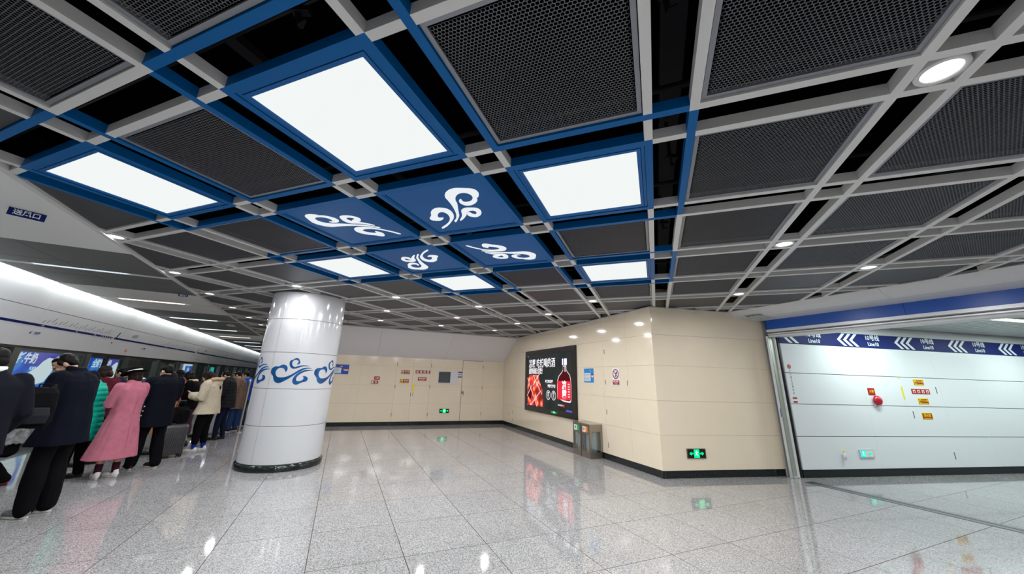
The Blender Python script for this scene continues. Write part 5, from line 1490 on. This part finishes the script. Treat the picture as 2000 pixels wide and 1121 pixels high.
# teal puffer
t3, a3_ = person('person in a teal quilted puffer coat standing behind the pink coat', (-6.72, 6.28), -112, 1.63, (35, 0), .10,
    dict(m=teal, hem=.58, flare=.05, th=.035, collar=.10, quilt=.012, fold=.006), (blk, 1, 1, .06), (SHB, SHB, None), (HAIRN, 'bob'), 'phone', .010, female=True, hf=.13)
# maroon
t4, a4_ = person('person in a dark maroon jacket turned away behind the hat wearer', (-7.40, 7.16), -118, 1.72, (30, 0), .12,
    dict(m=maroon, hem=.80, flare=.05, th=.04, fold=.01), (blk, 1, 1, .06), (SHB, SHB, None), (HAIRN, 'bob'), 'pocket', .012)
# pink coat with hat
t5, a5_ = person('person in a long dusty pink coat and dark hat with a white band, white sneakers', (-6.27, 6.40), -80, 1.66, (14, 22), .03,
    dict(m=pink, hem=.30, flare=.13, th=.025, collar=.05, fold=.013, fz=1.0), (tan, .62, .62, .10), (wts, sole, sockd), (HAIRN, 'bob'), 'chest', .009, female=True, hf=.05, feet=((-.09, .05), (.09, -.04)), foot_turn=(22, -4),
    hat=(blk, M['pale']), extras=lambda t, g: [ob('back_seam', MB().cap([(0, -.175, 1.28), (0, -.165, .95), (0, -.235, .45)], [.002, .002, .002], 6), cloth('pink seam', (.36, .09, .14)), t)])
# black coat
def studs(t, g):
    for k in range(5): ob('stud', MB().ell((-.262 - .006 * k, -.07, 1.00 - k * .072), (.012, .012, .012)), M['alu'], t, True)
t6, a6_ = person('person in a black coat with silver studs seen from behind, beside the suitcase', (-6.33, 7.06), -72, 1.765, (24, 10), .06,
    dict(m=cloth('black blue coat', (.004, .005, .010)), hem=.66, flare=.035, th=.035, collar=.05, fold=.010), (blk, 1.08, 1.2, .05), (brs, sole, None), (HAIRB, 'short'), 'phone', .009, hf=.07, bulk=1.1, feet=((-.14, .07), (.11, -.10)), foot_turn=(12, -6), extras=studs)
# navy down and white collar people behind
person('person in a navy down jacket half hidden between the pink and black coats', (-7.72, 8.12), -118, 1.68, (38, 0), .14, dict(m=greyn, hem=.80, flare=.03, th=.035, quilt=.01), (blk, 1, 1, .06), (SHB, SHB, None), (HAIRB, 'short'), 'phone', .013)
person('person in a black jacket with pale collar looking down, left of the black coat', (-8.25, 8.62), -112, 1.66, (45, 0), .16, dict(m=blk, hem=.82, flare=.03, th=.03, fold=.008), (blk, 1, 1, .06), (SHB, SHB, None), (HAIRB, 'short'), 'phone', .013,
    extras=lambda t, g: ob('pale_collar', MB().lathe([(.075, -.02), (.10, -.03), (.10, .02), (.07, .03)], c=(0, g['shy'] + .01, g['zS'] + .07), seg=20), M['pale'], t, True))
person('dark haired person in a dark jacket beyond the navy down jacket', (-9.1, 9.1), -110, 1.70, (25, 0), .1, dict(m=greyn, hem=.80, flare=.03, th=.03), (jean, 1, 1, .06), (SHB, SHB, None), (HAIRB, 'short'), 'down', .014)
person('dark haired person in a dark jacket near the doors, far left behind the coat', (-8.95, 6.5), -116, 1.70, (20, 0), .1, dict(m=blk, hem=.80, flare=.03, th=.03), (blk, 1, 1, .06), (SHB, SHB, None), (HAIRB, 'short'), 'down', .014)
# orange coat, long hair
person('long haired person in an orange coat right of the black coat', (-7.2, 8.25), -124, 1.66, (20, 0), .05, dict(m=orng, hem=.42, flare=.06, th=.025), (blk, .8, .8, .08), (SHB, SHB, None), (HAIRN, 'long'), 'chest', .012, female=True)
person('person in a rose pink coat with black hair farther down the queue', (-8.2, 9.62), -118, 1.69, (12, 0), .05, dict(m=rose, hem=.55, flare=.05, th=.03), (blk, .9, .9, .08), (SHB, SHB, None), (HAIRB, 'bob'), 'phone', .013, female=True)
person('person in a black jacket with pale fur collar and plum skirt', (-7.35, 8.95), -112, 1.66, (30, 0), .1, dict(m=blk, hem=.85, flare=.04, th=.035), (plum, 1.3, 1.5, .3), (SHB, SHB, None), (HAIRB, 'bob'), 'chest', .012, female=True,
    extras=lambda t, g: remesh(MB().loft([(0, g['shy'], g['zS'] + .03, .12, .10), (0, g['shy'] + .02, g['zS'] + .09, .10, .085)]), 'fur_collar', fur, t, .012, 1, .01, 20))
# cream parka
def hood(t, g):
    mb = MB(); shy, z = g['shy'], g['zS']
    mb.loft([(0, shy - .07, z - .12, .10, .06), (0, shy - .09, z - .03, .15, .10), (0, shy - .07, z + .04, .16, .12), (0, shy - .04, z + .08, .13, .11)])
    remesh(mb, 'hood', parka, t, .011, 2, .008, 4)
    r = MB(); pts = []
    for k in range(13):
        a = R(-200 + 220 * k / 12); pts.append(Vector((.155 * cos(a), shy - .03 + .15 * sin(a), z + .075 - .10 * max(0, cos(a + pi / 2 + .0)) * 0 + (.03 if sin(a) < 0 else -.09 * sin(a)))))
    r.cap(pts, [.036] * 13, 10); remesh(r, 'fur_trim', fur, t, .009, 0, .016, 30)
t7, a7_ = person('person in a cream parka with a tan fur hood, black trousers and white shoes', (-6.57, 8.52), -106, 1.68, (32, 0), .10,
    dict(m=parka, hem=.78, flare=.045, th=.055, fold=.014), (blk, 1.15, 1.05, .20), (wts, sole, cloth('blue sock', (.01, .03, .3))), (HAIRN, 'long'), 'phone', .009, female=True, hf=.12, feet=((-.09, .05), (.08, -.05)), extras=hood, bulk=1.15)
held_phone(t7, a7_, 0, 'small phone held by the person in the cream parka', M['redb'])
# green, dark, brown, blue
person('person in an olive green jacket behind the cream parka', (-8.08, 10.42), -116, 1.69, (25, 0), .12, dict(m=green, hem=.80, flare=.03, th=.05, quilt=.006), (blk, 1, 1, .06), (SHB, SHB, None), (HAIRB, 'short'), 'phone', .013)
t8, a8_ = person('person in a dark padded jacket looking down at the phone left of the column', (-7.30, 10.05), -112, 1.70, (40, 0), .12,
    dict(m=cloth('black padded jacket', (.010, .011, .014), .6), hem=.76, flare=.02, th=.04, collar=.08, quilt=.006, fold=.008), (cloth('dark navy trousers', (.008, .013, .03)), .92, .85, .06), (SHB, SHB, None), (HAIRB, 'short'), 'phone', .010, feet=((-.09, .08), (.09, -.04)))
held_phone(t8, a8_, 0, 'phone held by the person in the dark padded jacket')
person('person in a brown coat next in line left of the column', (-7.98, 11.4), -116, 1.71, (30, 0), .1, dict(m=brown, hem=.62, flare=.03, th=.04), (jean, 1, 1, .06), (brs, sole, None), (HAIRB, 'short'), 'phone', .013)
person('person in a bright blue jacket farthest along the queue', (-8.52, 12.5), -116, 1.71, (15, 0), .06, dict(m=bluec, hem=.78, flare=.03, th=.04), (jean, 1, 1, .06), (brs, sole, None), (HAIRB, 'short'), 'pocket', .014)
person('person in a dark red jacket at the very end of the queue beside the column', (-8.55, 13.4), -116, 1.66, (15, 0), .06, dict(m=cloth('dark red jacket', (.16, .012, .02)), hem=.78, flare=.03, th=.04), (jean, 1, 1, .06), (SHB, SHB, None), (HAIRB, 'short'), 'pocket', .014)
# crouching traveller in camouflage with red shoes
person('crouching person in a camouflage jacket and red shoes behind the suit wearer', (-7.25, 5.78), -100, 1.70, (30, 0), .35, dict(m=camo, hem=.92, flare=.03, th=.06, fold=.015), (blk, 1.05, 1.1, .08), (redl, SHB, None), (HAIRB, 'bob'), 'chest', .012, squat=.42)

# ---- backpack
t = empty('backpack', (-4.93, 4.08, 1.24), R(55) , 'black backpack with a loop handle hanging beside the suit wearer', 'backpack')
t.scale = (.78, .78, .78)
mb = MB().loft([(0, -.02, -.26, .13, .08, .6), (0, -.03, -.18, .165, .12, .6), (0, -.04, .02, .165, .125, .6), (0, -.03, .18, .15, .11, .6), (0, -.01, .25, .11, .07, .6)])
remesh(mb, 'bag_body', blk, t, .01, 2, .01, 3)
mb = MB().loft([(0, -.15, -.20, .11, .04, .6), (0, -.165, -.1, .12, .045, .6), (0, -.155, .0, .10, .035, .6)]); remesh(mb, 'front_pocket', cloth('black nylon', (.014, .015, .018), .5), t, .01, 1)
for s in (-1, 1): ob('shoulder_strap', MB().cap([(s * .09, .04, .22), (s * .10, .10, .27), (s * .11, .24, .20), (s * .12, .27, .02), (s * .13, .14, -.2)], [.02, .02, .02, .018, .016], 8), blk, t, True)
ob('carry_loop', MB().cap([(-.05, .0, .24), (-.05, .0, .29), (.05, 0, .29), (.05, 0, .24)], [.009] * 4, 8), blk, t, True)
ob('side_bottle', MB().lathe([(0, -.1), (.03, -.1), (.033, .08), (.02, .11), (.02, .13), (0, .13)], c=(-.17, -.05, -.05), seg=16), M['duct'], t, True)
# ---- grey cap held over the bag, beige handbag
t = empty('handbag', (-5.98, 5.35, 0.62), R(120), 'small beige handbag hanging beside the navy coat', 'handbag')
remesh(MB().loft([(0, 0, -.09, .11, .045, .5), (0, 0, 0, .115, .05, .5), (0, 0, .08, .10, .035, .5)]), 'bag_body', cloth('beige leather', (.50, .42, .30), .5), t, .008, 1)
ob('flap', MB().bb(-.095, .095, -.052, -.046, -.01, .08), cloth('beige flap', (.42, .35, .25), .5), t)
ob('strap', MB().cap([(-.10, 0, .07), (-.07, 0, .30), (.0, 0, .42), (.07, 0, .30), (.10, 0, .07)], [.006] * 5, 6), cloth('beige strap', (.42, .35, .25), .5), t, True)
# ---- suitcases
def suitcase(loc, rz, lb, m_, hgt=.60, w_=.42, d_=.26, handle=.42):
    t = empty('suitcase', (loc[0], loc[1], 0), rz, lb, 'suitcase')
    z0 = .055; n = 13
    mb = MB(); mb.loft([(0, 0, z0, w_ / 2 - .02, d_ / 2 - .02, .35), (0, 0, z0 + .03, w_ / 2 - .004, d_ / 2 - .006, .35), (0, 0, z0 + hgt - .03, w_ / 2 - .004, d_ / 2 - .006, .35), (0, 0, z0 + hgt, w_ / 2 - .03, d_ / 2 - .03, .35)], 40)
    ob('shell', mb, m_, t, True)
    for k in range(n):
        x = -w_ / 2 + .035 + (w_ - .07) * k / (n - 1)
        for s in (-1, 1): ob('rib', MB().bb(x - .008, x + .008, s * d_ / 2 - .004, s * d_ / 2 + .004, z0 + .05, z0 + hgt - .05), m_, t)
    ob('zip_band', MB().bb(-w_ / 2 - .002, w_ / 2 + .002, -.008, .008, z0 + .01, z0 + hgt - .01), M['duct'], t)
    for sx in (-1, 1):
        for sy in (-1, 1):
            w = ob('wheel', MB().lathe([(0, -.014), (.026, -.014), (.028, -.008), (.028, .008), (.026, .014), (0, .014)], seg=18), M['black'], t, True, loc=(sx * (w_ / 2 - .04), sy * (d_ / 2 - .04), .029), rot=(pi / 2, 0, 0))
            ob('wheel_fork', MB().bb(sx * (w_ / 2 - .04) - .02, sx * (w_ / 2 - .04) + .02, sy * (d_ / 2 - .04) - .018, sy * (d_ / 2 - .04) + .018, .05, .075), M['blackm'], t)
    if handle:
        for s in (-1, 1): ob('handle_rod', MB().cap([(s * .085, .08, z0 + hgt - .01), (s * .085, .08, z0 + hgt + handle)], [.007, .007], 8), M['duct'], t, True)
        ob('handle_grip', MB().cap([(-.085, .08, z0 + hgt + handle), (.085, .08, z0 + hgt + handle)], [.013, .013], 8), M['blackm'], t, True)
    ob('top_grip', MB().cap([(-.06, -.02, z0 + hgt), (-.05, -.02, z0 + hgt + .025), (.05, -.02, z0 + hgt + .025), (.06, -.02, z0 + hgt)], [.008] * 4, 8), M['blackm'], t, True)
    return t
suitcase((-6.68, 7.93), R(55), 'dark grey ribbed suitcase on wheels with a raised handle, between black coat and parka', mat('grey ribbed shell', (.055, .056, .06), .35), .55, .42, .25, .44)
suitcase((-8.05, 10.7), R(62), 'light grey suitcase farther back behind the parka', mat('light grey shell', (.34, .36, .40), .4), .52, .4, .24, 0)
t = empty('tote_bag', (-6.70, 7.97, .63), R(55), 'black soft bag lying on top of the dark grey suitcase', 'bag')
remesh(MB().loft([(0, 0, .0, .17, .11, .7), (0, 0, .1, .18, .12, .7), (.01, 0, .24, .15, .10, .7), (0, .01, .30, .10, .06, .7)]), 'bag_body', blk, t, .011, 2, .02, 6)
for s in (-1, 1): ob('bag_handle', MB().cap([(-.08, s * .05, .26), (-.06, s * .05, .38), (.06, s * .05, .38), (.08, s * .05, .26)], [.008] * 4, 8), blk, t, True)
